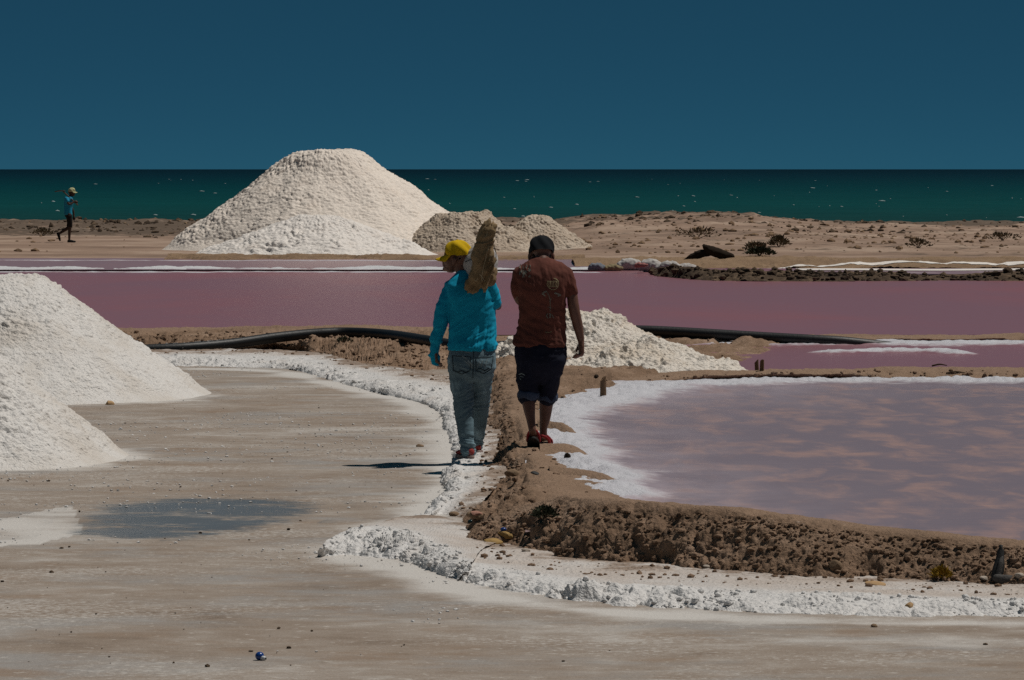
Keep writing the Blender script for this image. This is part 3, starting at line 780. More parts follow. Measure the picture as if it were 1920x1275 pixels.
# crumbs of salt and grit strewn over the pan floor
def strew():
    rng = np.random.default_rng(9)
    out = []
    n = 9000
    d = 21 + (56 - 21) * rng.random(n); px = -60 + 940 * rng.random(n)
    P = np.stack([(px - 960) / FPX * d, d, np.full(n, 0.004)], 1)
    k = fbm(P, 1.2, 3, 55) + 0.35 * ((d > 30) & (d < 42)) - 0.1
    P = P[k > 0.15]
    s = 0.003 + 0.011 * rng.random(len(P)) ** 4
    V, F = lumps(P, s, 12, 1, 0.6)
    tag(mesh_obj("salt_crumbs", V, F, M['salt'], smooth=False), "white salt crumbs strewn on the pan floor", "salt crumbs", kind="stuff")
    n = 150
    d = 20.5 + 30 * rng.random(n) ** 1.4; px = -40 + 1900 * rng.random(n); px = np.where(d > 22, px * 0.42, px)
    P = np.stack([(px - 960) / FPX * d, d, np.full(n, 0.004)], 1)
    s = 0.004 + 0.012 * rng.random(n) ** 4
    V, F = lumps(P, s, 13, 1, 0.6)
    tag(mesh_obj("dark_grit", V, F, M['rubble'], smooth=False), "dark bits of grit on the pan floor", "grit", kind="stuff")
    # stones and tufts on the beach slope
    n = 1500
    d = 118 + 55 * rng.random(n); px = -100 + 2150 * rng.random(n)
    px = np.where((px > 250) & (px < 1090) & (d < 150), 1090 + 800 * rng.random(n), px)
    X = (px - 960) / FPX * d
    gb = BVHTree.FromObject(ground, bpy.context.evaluated_depsgraph_get())
    P = []
    for xx, dd in zip(X, d):
        h = gb.ray_cast(Vector((xx, dd, 10)), Vector((0, 0, -1)))
        P.append(tuple(h[0]) if h[0] else (xx, dd, 0))
    P = np.array(P); k = fbm(P, 5.0, 3, 5)
    q = (k > -0.1) | (rng.random(n) < 0.3); q &= ~((px < 1000) & (d < 148) & (rng.random(n) < 0.85))
    P = P[q]; s = 0.03 + 0.09 * rng.random(len(P)) ** 3
    V, F = lumps(P, s, 14, 1, 0.8)
    n = 2600
    d = 146 + 28 * rng.random(n) ** 0.8; px = -100 + 2150 * rng.random(n)
    X = (px - 960) / FPX * d; Pq = np.stack([X, d, np.zeros(n)], 1)
    want = fbm(Pq, (5.0, 3.0, 1), 3, 66) + 0.30 * (px < 420) + 0.25 * ((px > 1100) & (px < 1420) & (d > 155)) + 0.35 * ((px > 1500) & (d > 163))
    sel = want > 0.12; X, dd = X[sel], d[sel]; Q2 = []
    for xx, yy in zip(X, dd):
        h = gb.ray_cast(Vector((xx, yy, 10)), Vector((0, 0, -1)))
        if h[0]: Q2.append(tuple(h[0]))
    Q2 = np.array(Q2); s2 = 0.03 + 0.13 * rng.random(len(Q2)) ** 3
    V2, F2 = lumps(Q2, s2, 15, 1, 0.75, 0.6)
    tag(mesh_obj("beach_scrub", V2, F2, M['rubble'], smooth=False), "low dark scrub and seaweed along the beach crest", "scrub", kind="stuff")
    tag(mesh_obj("beach_stones", V, F, M['earth_far'], smooth=False), "clods and stones scattered on the beach slope", "stones", kind="stuff")
strew()

# ================================================================== PEOPLE
def fabric(name, base, var, fine=220.0, rough=0.9, fold=0.0, spec=0.15, worn=None):
    b = NB(name); p = b.pos(obj=True)
    n = b.noise(p, 7.0, 5, 0.6); n2 = b.noise(p, 40.0, 3, 0.6)
    c = b.mix(b.mr(n, 0.35, 0.7, 0, 0.8), base, var)
    c = b.mix(b.mr(n2, 0.4, 0.75, 0, 0.25), c, var)
    if worn:
        w = b.mr(b.noise(b.pos((1, 1, 0.7), obj=True), 5.0, 6, 0.65), 0.52, 0.66, 0, 0.7)
        c = b.mix(w, c, worn)
    nr = b.bump(b.noise(p, fine, 2, 0.5), 0.35, 0.004)
    nr = b.bump(b.noise(b.pos((1, 1, 0.6), obj=True), 22.0, 3, 0.5), 0.35, 0.012, nr)
    return b.out(c, rough, nr, spec)
def plain(name, col, rough=0.6, spec=0.3, bump=0.0, scale=60):
    b = NB(name); p = b.pos(obj=True)
    n = b.noise(p, scale * 0.3, 4, 0.6)
    c = b.mix(b.mr(n, 0.35, 0.7, 0, 0.6), col, tuple(x * 0.7 for x in col))
    nr = b.bump(b.noise(p, scale, 3, 0.6), bump, 0.01) if bump else None
    return b.out(c, rough, nr, spec)
M['skin'] = plain("skin_dark", (0.145, 0.068, 0.045), 0.5, 0.35, 0.15)
M['skin_far'] = plain("skin_dark_far", (0.06, 0.032, 0.022), 0.6, 0.25)
M['turquoise'] = fabric("turquoise_cotton", (0.005, 0.31, 0.48), (0.004, 0.24, 0.39))
M['jeans'] = fabric("washed_denim", (0.135, 0.205, 0.24), (0.088, 0.135, 0.16), 300, 0.92, worn=(0.28, 0.41, 0.47))
M['stitch'] = plain("denim_stitch", (0.030, 0.040, 0.046), 0.95, 0.05)
M['fade'] = plain("denim_fade", (0.22, 0.27, 0.28), 0.95, 0.05)
M['maroon'] = fabric("maroon_cotton", (0.128, 0.044, 0.032), (0.09, 0.033, 0.024))
M['print'] = plain("print_cream", (0.34, 0.28, 0.16), 0.95, 0.05, 0.3)
M['print_grey'] = plain("print_grey", (0.18, 0.175, 0.145), 0.95, 0.05, 0.3)
M['navy'] = fabric("navy_denim", (0.011, 0.013, 0.026), (0.008, 0.009, 0.017))
M['cuff'] = fabric("cuff_denim", (0.050, 0.068, 0.110), (0.030, 0.042, 0.072))
M['yellow'] = fabric("yellow_cap", (0.62, 0.40, 0.008), (0.55, 0.34, 0.006), 300)
M['black_cap'] = fabric("black_cap", (0.010, 0.011, 0.013), (0.007, 0.008, 0.010), 300)
M['hair'] = plain("hair_black", (0.008, 0.007, 0.006), 0.7, 0.2, 0.8, 200)
M['red_shoe'] = fabric("red_canvas", (0.33, 0.055, 0.05), (0.26, 0.045, 0.04), 300)
M['red_strap'] = plain("red_rubber", (0.33, 0.020, 0.026), 0.5, 0.3)
M['sole'] = plain("sole_pale", (0.26, 0.20, 0.18), 0.8, 0.2)
M['sole_dark'] = plain("sole_dark", (0.022, 0.020, 0.018), 0.75, 0.2, 0.4, 80)
M['sack_white'] = fabric("woven_sack", (0.44, 0.42, 0.40), (0.34, 0.32, 0.30), 260, 0.7)
M['burlap'] = fabric("burlap", (0.27, 0.19, 0.105), (0.19, 0.13, 0.068), 150, 1.0, worn=(0.11, 0.075, 0.04))
M['string'] = plain("string_pale", (0.42, 0.34, 0.22), 0.9, 0.1)
M['far_shirt'] = fabric("blue_shirt_far", (0.02, 0.26, 0.42), (0.015, 0.20, 0.32))
M['far_cap'] = plain("pale_cap", (0.50, 0.50, 0.28), 0.9, 0.1)
M['far_shorts'] = plain("dark_shorts", (0.020, 0.018, 0.018), 0.9, 0.1)
M['steel'] = plain("dark_steel", (0.018, 0.017, 0.017), 0.5, 0.4)
M['handle_wood'] = plain("handle_wood", (0.12, 0.075, 0.05), 0.8, 0.2)

class Body:
    """closed tubes and blobs that a voxel remesh fuses into one skin"""
    def __init__(s): s.V = []; s.F = []; s.n = 0
    def add(s, V, F):
        s.V.append(np.asarray(V, float)); s.F += [tuple(i + s.n for i in f) for f in F]; s.n += len(V)
    def rings(s, rings):
        m = len(rings[0]); V = np.concatenate(rings + [np.array([rings[0].mean(0)]), np.array([rings[-1].mean(0)])])
        F = [tuple(f) for f in grid_faces(len(rings), m, True)[:, ::-1]]
        a, b_ = len(rings) * m, len(rings) * m + 1
        for j in range(m):
            F.append((a, j, (j + 1) % m)); F.append((b_, (len(rings) - 1) * m + (j + 1) % m, (len(rings) - 1) * m + j))
        s.add(V, F)
    def tube(s, pts, rad, m=18, flat=None, up=(0, 1, 0), sub=5):
        """flat: factor for thickness along the frame's second axis, per station"""
        pts = np.array([tuple(p) for p in pts], float); k = len(pts)
        rad = np.asarray(rad, float); flat = np.ones(k) if flat is None else np.asarray(flat, float)
        t = np.linspace(0, k - 1, (k - 1) * sub + 1)
        C = catmull(pts, t)
        rr = np.interp(t, np.arange(k), rad); ff = np.interp(t, np.arange(k), flat)
        Tn = np.gradient(C, axis=0); Tn /= np.linalg.norm(Tn, axis=1, keepdims=True) + 1e-9
        th = np.linspace(0, 2 * math.pi, m, endpoint=False)
        out = []
        def ring(c, tn, r, f):
            u = np.array(up, float); a = np.cross(u, tn)
            if np.linalg.norm(a) < 1e-3: a = np.cross(np.array([1.0, 0, 0]), tn)
            a /= np.linalg.norm(a); b2 = np.cross(tn, a)
            return c + r * (np.cos(th)[:, None] * a + f * np.sin(th)[:, None] * b2)
        for q in (0.95, 0.75, 0.4):
            out.append(ring(C[0] - Tn[0] * rr[0] * q, Tn[0], rr[0] * math.sqrt(1 - q * q), ff[0]))
        for c, tn, r, f in zip(C, Tn, rr, ff): out.append(ring(c, tn, r, f))
        for q in (0.4, 0.75, 0.95):
            out.append(ring(C[-1] + Tn[-1] * rr[-1] * q, Tn[-1], rr[-1] * math.sqrt(1 - q * q), ff[-1]))
        s.rings(out)
    def torso(s, st, m=36, p=2.4, sub=5, shear=0.0):
        """stations (z, xl, xr, yc, half_depth); flat ends"""
        A = np.array(st, float); t = np.linspace(0, len(A) - 1, (len(A) - 1) * sub + 1)
        B = catmull(A, t); th = np.linspace(0, 2 * math.pi, m, endpoint=False)
        c, sn = np.cos(th), np.sin(th)
        c = np.sign(c) * np.abs(c) ** (2 / p); sn = np.sign(sn) * np.abs(sn) ** (2 / p)
        out = []
        sh = np.linspace(shear[0], shear[1], len(B)) if isinstance(shear, tuple) else np.full(len(B), shear)
        for (z, xl, xr, yc, hd), shear in zip(B, sh):
            out.append(np.stack([(xl + xr) / 2 + (xr - xl) / 2 * c, yc + hd * sn + shear * (xr - xl) / 2 * c, np.full(m, z)], 1))
        s.rings(out)
    def blob(s, c, r, rot=None):
        V, F = ico(3); V = V * np.array(r)
        if rot is not None: V = V @ np.array(rot.to_3x3()).T
        s.add(V + np.array(tuple(c)), [tuple(f) for f in F])
    def build(s, name, mat, voxel, parent=None, smooth=4, disp=None, factor=0.5):
        o = mesh_obj("tmp", np.concatenate(s.V), s.F)
        md = o.modifiers.new("r", 'REMESH'); md.mode = 'VOXEL'; md.voxel_size = voxel; md.adaptivity = 0
        if smooth:
            sm = o.modifiers.new("s", 'SMOOTH'); sm.iterations = smooth; sm.factor = factor
        dg = bpy.context.evaluated_depsgraph_get(); dg.update()
        me = bpy.data.meshes.new_from_object(o.evaluated_get(dg))
        bpy.data.objects.remove(o, do_unlink=True)
        if disp is not None:
            n = len(me.vertices); V = np.empty(n * 3, np.float32); me.vertices.foreach_get("co", V); V = V.reshape(-1, 3).astype(float)
            N = np.empty(n * 3, np.float32); me.vertex_normals.foreach_get("vector", N); N = N.reshape(-1, 3)
            V = V + N * disp(V)[:, None]
            me.vertices.foreach_set("co", V.astype(np.float32).ravel()); me.update()
        me.polygons.foreach_set("use_smooth", np.ones(len(me.polygons), bool))
        me.name = name; me.materials.clear(); me.materials.append(mat)
        q = bpy.data.objects.new(name, me); COL.objects.link(q)
        if parent: q.parent = parent
        return q
def ridged(P, scale, seed, octv=3):
    return 1 - 2 * np.abs(fbm(P, scale, octv, seed))
def rotp(P, a):
    c, s_ = math.cos(a), math.sin(a)
    return np.stack([P[:, 0] * c + P[:, 2] * s_, P[:, 1], -P[:, 0] * s_ + P[:, 2] * c], 1)
def bvh_of(o): return BVHTree.FromPolygons([v.co[:] for v in o.data.vertices], [p.vertices[:] for p in o.data.polygons])
def decal(name, strokes, bvh, mat, parent, off=0.0025):
    """thin raised ribbons laid on the back of a garment; strokes: list of ([(x,z),...], width)"""
    V, F = [], []
    for pts, w in strokes:
        pts = np.array(pts, float); k = len(pts)
        t = np.linspace(0, k - 1, max(2, (k - 1) * 6 + 1))
        C = np.stack([np.interp(t, np.arange(k), pts[:, 0]), np.interp(t, np.arange(k), pts[:, 1])], 1)
        T = np.gradient(C, axis=0); T /= np.linalg.norm(T, axis=1, keepdims=True) + 1e-9
        Nn = np.stack([-T[:, 1], T[:, 0]], 1)
        row = []
        for c, n in zip(C, Nn):
            r = []
            for sgn in (-1, 1):
                q = c + n * sgn * w / 2
                h = bvh.ray_cast(Vector((q[0], -2, q[1])), Vector((0, 1, 0)))
                y = h[0].y if h[0] else 0.0
                V.append((q[0], y - off, q[1])); r.append(len(V) - 1)
            row.append(r)
        for a, b2 in zip(row[:-1], row[1:]): F.append((a[0], a[1], b2[1], b2[0]))
    o = mesh_obj(name, V, F, mat, parent)
    if len(strokes) > 1: o["kind"] = "stuff"
    return o
def head_blobs(B, c, fwd, sc=1.0, ears=True, tilt=0.0):
    """head with face; c = centre of the skull, fwd = unit horizontal facing"""
    f = Vector(fwd).normalized(); s_ = f.cross(Vector((0, 0, 1)))
    u = (Vector((0, 0, 1)) * math.cos(tilt) - f * math.sin(-tilt)).normalized(); f = (s_.cross(u) * -1).normalized() if False else u.cross(s_).normalized()
    rot = Matrix((s_, f, u)).transposed()
    def at(a, b2, d): return Vector(c) + (s_ * a + f * b2 + u * d) * sc
    def bl(p, r): B.blob(at(*p), [x * sc for x in r], rot)
    bl((0, -0.012, 0.025), (0.076, 0.098, 0.092))          # skull
    bl((0, 0.030, -0.030), (0.062, 0.064, 0.080))          # face
    bl((0, 0.038, -0.085), (0.046, 0.050, 0.036))          # jaw
    bl((0, 0.074, -0.104), (0.024, 0.020, 0.017))          # chin
    bl((0, 0.085, 0.012), (0.050, 0.016, 0.012))           # brow
    B.tube([at(0, 0.090, 0.000), at(0, 0.102, -0.022), at(0, 0.110, -0.040)], [0.009 * sc, 0.011 * sc, 0.016 * sc], 10)
    bl((0.012, 0.100, -0.044), (0.011, 0.012, 0.009)); bl((-0.012, 0.100, -0.044), (0.011, 0.012, 0.009))
    bl((0, 0.090, -0.064), (0.024, 0.014, 0.008)); bl((0, 0.088, -0.077), (0.022, 0.014, 0.008))   # lips
    for e in (-1, 1):
        bl((e * 0.040, 0.070, -0.030), (0.024, 0.020, 0.020))   # cheek bone
        if ears:
            bl((e * 0.080, -0.008, -0.018), (0.010, 0.020, 0.033)); bl((e * 0.086, -0.016, -0.010), (0.007, 0.012, 0.022))
    return at
def hand(B, wrist, down, side, palm_n, L=0.185, curl=0.5, thumb=1):
    """palm + four unequal bent fingers + thumb. down: finger direction, side: towards the index finger, palm_n: towards which fingers curl"""
    d = Vector(down).normalized(); n = Vector(palm_n).normalized(); s_ = Vector(side).normalized(); w = Vector(wrist)
    pl_ = L * 0.50
    B.tube([w, w + d * pl_ * 0.5, w + d * pl_ * 0.95], [0.028, 0.041, 0.043], 14, [0.8, 0.58, 0.5], up=tuple(n))
    for i, (o, ln) in enumerate(((0.030, 0.44), (0.010, 0.50), (-0.010, 0.46), (-0.029, 0.36))):
        r = w + d * pl_ * 0.92 + s_ * o; ln = ln * L; c = curl * (0.9 + 0.12 * i)
        a1 = d * math.cos(c * 0.5) + n * math.sin(c * 0.5); a2 = d * math.cos(c * 1.3) + n * math.sin(c * 1.3); a3 = d * math.cos(c * 2.1) + n * math.sin(c * 2.1)
        p1 = r + a1 * ln * 0.45; p2 = p1 + a2 * ln * 0.32; p3 = p2 + a3 * ln * 0.23
        B.tube([r, p1, p2, p3], [0.0115, 0.0105, 0.010, 0.009], 10, sub=3)
    r = w + d * pl_ * 0.30 + s_ * 0.030
    p1 = r + (d * 0.75 + s_ * 0.45 + n * 0.35).normalized() * 0.045; p2 = p1 + (d * 0.9 + n * 0.35).normalized() * 0.032
    B.tube([r, p1, p2], [0.014, 0.011, 0.009], 10, sub=3)
def foot(B, heel, toe, w=0.046, h=0.055, up=(0, 0, 1)):
    a, t = Vector(heel), Vector(toe); u = Vector(up).normalized(); d = (t - a)
    B.tube([a + u * h * 0.55, a + d * 0.3 + u * h * 0.62, a + d * 0.62 + u * h * 0.5, a + d * 0.86 + u * h * 0.36], [w * 0.72, w * 0.75, w, w * 0.86], 14, [0.75, 0.8, 0.5, 0.36], up=tuple(u))
def shoe(parent, heel, toe, w, h, mat, solemat, name="shoe", up=(0, 0, 1), sole_t=0.022):
    B = Body(); a, t = Vector(heel), Vector(toe); u = Vector(up).normalized(); d = t - a
    a2 = a + u * sole_t
    B.tube([a2 + d * 0.12 + u * h * 0.46, a2 + d * 0.26 + u * h * 0.46, a2 + d * 0.50 + u * h * 0.40, a2 + d * 0.78 + u * h * 0.28, a2 + d * 0.93 + u * h * 0.22],
           [w * 0.62, w * 0.76, w * 0.92, w * 0.98, w * 0.75], 18, [h * .46 / (w * .62), h * .5 / (w * .78), h * 0.42 / (w * .92), h * 0.30 / (w * .98), h * 0.24 / (w * .75)], up=tuple(u))
    o = B.build(name, mat, 0.006, parent, 3, lambda V: 0.002 * fbm(V, 0.03, 2, 3))
    S = Body(); m = 28; th = np.linspace(0, 2 * math.pi, m, endpoint=False)
    s_ = d.cross(u).normalized(); dn = d.normalized(); Ln = d.length
    def ring(k, lift):
        out = []
        for q in th:
            f = 0.5 - 0.5 * math.cos(q); ww = w * (0.72 + 0.38 * math.sin(min(1, f * 1.05) * math.pi * 0.62)) * k
            side = math.sin(q)
            out.append(tuple(a + dn * (Ln * (0.5 - 0.53 * k * math.cos(q))) + s_ * ww * np.sign(side) * abs(side) ** 0.7 + u * lift))
        return np.array(out)
    S.rings([ring(0.97, 0.0), ring(1.03, 0.004), ring(1.03, sole_t - 0.004), ring(0.98, sole_t + 0.003)])
    S.build("sole", solemat, 0.006, o, 2)
    return o
def cap(parent, c, fwd, mat, size=1.0, tilt=0.0, brim=True, seam=True, up=None, crown=0.118):
    """baseball cap: six-panel crown, button and brim"""
    f = Vector(fwd).normalized(); s_ = f.cross(Vector((0, 0, 1))).normalized()
    u = (Vector((0, 0, 1)) * math.cos(tilt) + f * math.sin(tilt)).normalized(); f = u.cross(s_).normalized()
    def at(a, b2, d): return Vector(c) + (s_ * a + f * b2 + u * d) * size
    m, nr = 72, 22; V = []
    for i in range(nr):
        q = i / (nr - 1); ang = q * math.pi / 2
        r = math.cos(ang) ** 0.72 if q < 1 else 0.0
        z = math.sin(ang)
        for j in range(m):
            th = 2 * math.pi * j / m
            pan = 1 + (0.018 * abs(math.sin(3 * th)) ** 0.6 - 0.012) * (1 - q) ** 0.3
            dent = 0.010 * math.sin(th * 2 + 1.3) * math.sin(q * 3) + 0.006 * math.sin(th * 5 + q * 7)
            a = math.cos(th) * (0.087 + dent) * r * pan; b2 = math.sin(th) * (0.108 + dent) * r * pan
            front = max(0.0, math.sin(th)) * 0.014 * math.sin(q * math.pi)
            V.append(tuple(at(a, b2 + front, z * crown - 0.012 * (1 - q) * (1 if math.sin(th) < 0 else 0.3))))
    F = [tuple(x) for x in grid_faces(nr, m, True)]
    k = len(V)
    for j in range(m):     # turned-in lower edge gives the crown thickness
        V.append(tuple((Vector(V[j]) - at(0, 0, 0)) * 0.95 + at(0, 0, 0) + u * 0.01))
        F.append((j, (j + 1) % m, k + (j + 1) % m, k + j))
    o = mesh_obj("cap", V, F, mat, parent)
    bV, bF = ico(2); mesh_obj("button", bV * np.array([0.009, 0.009, 0.006]) * size + np.array(at(0, 0, crown)), bF, mat, o)
    if brim:
        V = []; na, nb = 26, 9
        for i in range(nb):
            q = i / (nb - 1)
            for j in range(na):
                th = math.pi * (0.09 + 0.82 * j / (na - 1))
                inn = (math.cos(th) * 0.088, math.sin(th) * 0.109)
                out_ = (math.cos(th) * 0.086, 0.020 + math.sin(th) ** 0.8 * 0.165)
                a = inn[0] + (out_[0] - inn[0]) * q; b2 = inn[1] + (out_[1] - inn[1]) * q
                V.append(tuple(at(a, b2, -0.004 - 0.020 * q * (1 + 1.6 * (abs(a) / 0.09) ** 2) + 0.004)))
        F = [tuple(x) for x in grid_faces(nb, na)]
        br = mesh_obj("brim", V, F, mat, o)
        sol = br.modifiers.new("t", 'SOLIDIFY'); sol.thickness = 0.005; sol.offset = 0
    return o

# ------------------------------------------------------------------ the man with the sack
S = 235.0
def L(px, py, y=0.0): return Vector(((px - 880) / S, y, (857 - py) / S - y * 0.068))
lz = lambda py, y=0.0: (857 - py) / S - y * 0.068
lx = lambda px: (px - 880) / S
MAN_L = PZ(880, 857, 0.060)
manL = empty("person", MAN_L)
tag(manL, "man walking in turquoise long sleeved shirt, jeans and yellow cap, carrying a sack", "person", "salt workers")

B = Body()
headL = L(857, 476, 0.035)
atL = head_blobs(B, headL, (-0.95, 0.31, 0), 1.10, tilt=-0.22)
B.tube([L(863, 488, 0.03), L(868, 505, 0.01), L(872, 522, 0.0)], [0.056, 0.056, 0.066], 16)
B.torso([(lz(640), lx(852), lx(920), 0, 0.08), (lz(600), lx(852), lx(918), 0, 0.08), (lz(560), lx(848), lx(920), 0, 0.09), (lz(526), lx(848), lx(915), 0, 0.07), (lz(516), lx(862), lx(900), 0, 0.05)])
B.tube([L(845, 530, 0), L(831, 575, -0.03), L(823, 612, -0.02), L(815, 645, 0.02)], [0.045, 0.042, 0.036, 0.028])
hand(B, L(813, 650, 0.025), (0.10, 0.05, -1), (-0.35, 0.9, 0), (0.9, 0.3, 0), 0.175, 0.55)
B.tube([L(922, 530, 0.0), L(934, 568, 0.08), L(927, 535, 0.22), L(915, 512, 0.24)], [0.040, 0.036, 0.032, 0.026])
hand(B, L(914, 510, 0.24), (-0.5, -0.15, 0.85), (-0.7, 0.3, 0), (0.1, -0.9, 0.3), 0.18, 0.9)
for pts, rr in (((L(864, 660, 0), L(867, 745, -0.02), L(873, 800, -0.08), L(877, 838, -0.11)), (0.07, 0.055, 0.045, 0.036)),
                ((L(905, 660, 0), L(900, 745, 0.12), L(896, 795, 0.25), L(893, 826, 0.33)), (0.07, 0.055, 0.045, 0.036))):
    B.tube(pts, rr)
foot(B, (lx(880), -0.14, 0.025), (lx(869), 0.06, 0.025)); foot(B, (lx(894), 0.31, 0.03), (lx(893), 0.54, 0.03))
B.build("body", M['skin'], 0.0065, manL, 3)
def hair_shell(parent, c, fwd, sc, lo):
    H = Body(); f = Vector(fwd).normalized()
    H.blob(Vector(c) - f * 0.030 + Vector((0, 0, lo)), (0.088 * sc, 0.088 * sc, 0.062 * sc))
    return H.build("hair", M['hair'], 0.008, parent, 2, lambda V: 0.003 * fbm(V, 0.012, 2, 2))
hair_shell(manL, headL, (-0.95, 0.31, 0), 0.92, 0.002)
cap(manL, atL(0, -0.006, 0.030), (-0.95, 0.31, 0), M['yellow'], 1.10, tilt=0.10, crown=0.105)

B = Body()
B.torso([(lz(652), lx(838), lx(933), 0.0, 0.124), (lz(640), lx(839), lx(932), 0, 0.122), (lz(615), lx(841), lx(930), 0, 0.113), (lz(585), lx(842), lx(930), -0.005, 0.113), (lz(555), lx(840), lx(930), -0.012, 0.121),
         (lz(532), lx(837), lx(928), -0.01, 0.112), (lz(519), lx(841), lx(923), 0.0, 0.094), (lz(509), lx(851), lx(912), 0.005, 0.078), (lz(500), lx(861), lx(898), 0.01, 0.062)], shear=(0.16, 0.40))
B.tube([L(846, 532, 0), L(831, 572, -0.03), L(823, 610, -0.02), L(815, 643, 0.015), L(813, 662, 0.03), L(816, 674, 0.035)], [0.062, 0.062, 0.054, 0.046, 0.043, 0.034], 20, [1.15, 1, 1, 1, 1, 1])
B.tube([L(919, 530, 0.0), L(929, 563, 0.06), L(926, 540, 0.20), L(915, 515, 0.23)], [0.058, 0.055, 0.048, 0.040], 20)
def folds_shirt(V):
    drape = ridged(rotp(V, 0.55), (0.17, 0.2, 0.045), 3, 2) - 0.3
    vert = ridged(rotp(V, -0.25), (0.035, 0.08, 0.28), 8, 2) - 0.3
    low = sstep(1.15, 0.95, V[:, 2])
    arm = sstep(-0.16, -0.19, V[:, 0])
    ring = ridged(rotp(V, -0.2), (0.2, 0.2, 0.060), 12, 2) - 0.3
    d = 0.010 * drape * (0.5 + 0.5 * low) + 0.017 * vert * low * (1 - arm) * sstep(-0.1, 0.12, V[:, 0]) + 0.009 * arm * ring + 0.006 * fbm(V, 0.12, 3, 5)
    return d
shirtL = B.build("shirt", M['turquoise'], 0.0075, manL, 6, folds_shirt)

B = Body()
B.torso([(lz(712), lx(858), lx(915), 0.01, 0.10), (lz(700), lx(843), lx(925), 0.0, 0.125), (lz(680), lx(839), lx(930), -0.01, 0.132), (lz(660), lx(840), lx(930), -0.005, 0.122), (lz(638), lx(846), lx(925), 0, 0.098)], p=2.3, shear=(0.05, 0.16))
B.tube([L(864, 690, -0.005), L(866, 720, -0.01), L(868, 745, -0.02), L(870, 772, -0.05), L(873, 800, -0.08), L(876, 826, -0.105), L(878, 838, -0.118), L(879, 845, -0.125)], [0.100, 0.095, 0.085, 0.078, 0.068, 0.062, 0.059, 0.058], 22, [1.1, 1.05, 1.05, 1, 1, 1.05, 1.1, 1.15])
B.tube([L(905, 690, 0.01), L(903, 720, 0.06), L(900, 745, 0.12), L(899, 772, 0.19), L(897, 800, 0.26), L(893, 820, 0.31), L(893, 833, 0.33)], [0.095, 0.088, 0.080, 0.072, 0.062, 0.056, 0.052], 22)
def folds_jeans(V):
    z = V[:, 2]
    knee = np.exp(-((z - 0.45) / 0.14) ** 2); ank = sstep(0.26, 0.08, z); seat = np.exp(-((z - 0.72) / 0.08) ** 2)
    h = ridged(rotp(V, 0.25), (0.16, 0.2, 0.035), 4, 2) - 0.25
    h2 = ridged(rotp(V, -0.2), (0.2, 0.2, 0.028), 7, 2) - 0.25
    return 0.012 * knee * h + 0.016 * ank * h2 + 0.010 * seat * (ridged(rotp(V, -0.4), (0.1, 0.2, 0.04), 9, 2) - 0.3) + 0.005 * fbm(V, 0.1, 3, 6)
jeans = B.build("jeans", M['jeans'], 0.0075, manL, 5, folds_jeans)
bv = bvh_of(jeans)
def lp(*pts): return [(lx(a), lz(b2)) for a, b2 in pts]
decal("pocket", [(lp((848, 662), (850, 690), (866, 697), (882, 690), (883, 664), (848, 662)), 0.006), (lp((850, 690), (858, 693), (866, 690), (874, 694), (882, 690)), 0.008)], bv, M['stitch'], jeans)
decal("pocket", [(lp((893, 666), (893, 690), (908, 696), (922, 688), (926, 664), (893, 666)), 0.006), (lp((895, 688), (903, 686), (909, 691), (918, 686)), 0.008)], bv, M['stitch'], jeans)
decal("seam", [(lp((889, 652), (888, 676), (887, 705)), 0.006)], bv, M['stitch'], jeans)
decal("fade_marks", [(lp((866, 662), (876, 668), (886, 680)), 0.010), (lp((872, 672), (880, 678), (887, 686)), 0.007), (lp((900, 672), (896, 684)), 0.006), (lp((906, 670), (902, 684)), 0.006), (lp((915, 668), (909, 684)), 0.006),
                     (lp((910, 652), (924, 650)), 0.010), (lp((872, 655), (884, 656)), 0.009)], bv, M['fade'], jeans)
shoe(manL, (lx(886), -0.19, 0.0), (lx(860), 0.05, 0.0), 0.052, 0.068, M['red_shoe'], M['sole'])
shoe(manL, (lx(896), 0.26, 0.012), (lx(892), 0.53, 0.006), 0.046, 0.070, M['red_shoe'], M['sole'])

# the sack on his shoulder
sackroot = empty("carried_sack", MAN_L)
tag(sackroot, "white sack wrapped in burlap on the shoulder of the yellow capped man", "sack")
B = Body(); B.blob(L(901, 486, 0.06), (0.146, 0.25, 0.156)); B.blob(L(904, 500, 0.16), (0.12, 0.25, 0.10))
bag = B.build("woven_bag", M['sack_white'], 0.008, sackroot, 4, lambda V: 0.010 * (ridged(V, (0.08, 0.10, 0.14), 4, 2) - 0.3) + 0.006 * fbm(V, 0.05, 2, 2))
bvb = bvh_of(bag)
decal("stripe", [(lp((872, 484), (880, 480), (887, 478)), 0.006), (lp((873, 500), (877, 512), (884, 519)), 0.005), (lp((927, 452), (931, 466), (931, 480)), 0.006)], bvb, M['stitch'], bag)
B = Body()
yb = -0.19
B.tube([L(887, 533, yb + 0.03), L(898, 520, yb), L(906, 500, yb - 0.005), L(908, 478, yb - 0.015), L(909, 458, yb - 0.02), L(912, 440, yb - 0.03), L(915, 426, yb - 0.035), L(915, 419, yb - 0.035)],
       [0.056, 0.088, 0.094, 0.086, 0.071, 0.058, 0.060, 0.046], 24, [0.35, 0.5, 0.6, 0.7, 0.8, 0.85, 0.8, 0.7], up=(0, 1, 0))
B.blob(L(921, 512, yb + 0.06), (0.045, 0.05, 0.075))
B.tube([L(907, 424, yb - 0.04), L(905, 416, yb - 0.05)], [0.024, 0.015], 14)
B.tube([L(924, 424, yb - 0.04), L(928, 418, yb - 0.045)], [0.026, 0.018], 14)
B.tube([L(904, 415, yb - 0.06), L(902, 409, yb - 0.06)], [0.012, 0.007], 10)
B.tube([L(882, 530, yb + 0.03), L(877, 535, yb + 0.03)], [0.035, 0.022], 12, [0.4, 0.4])
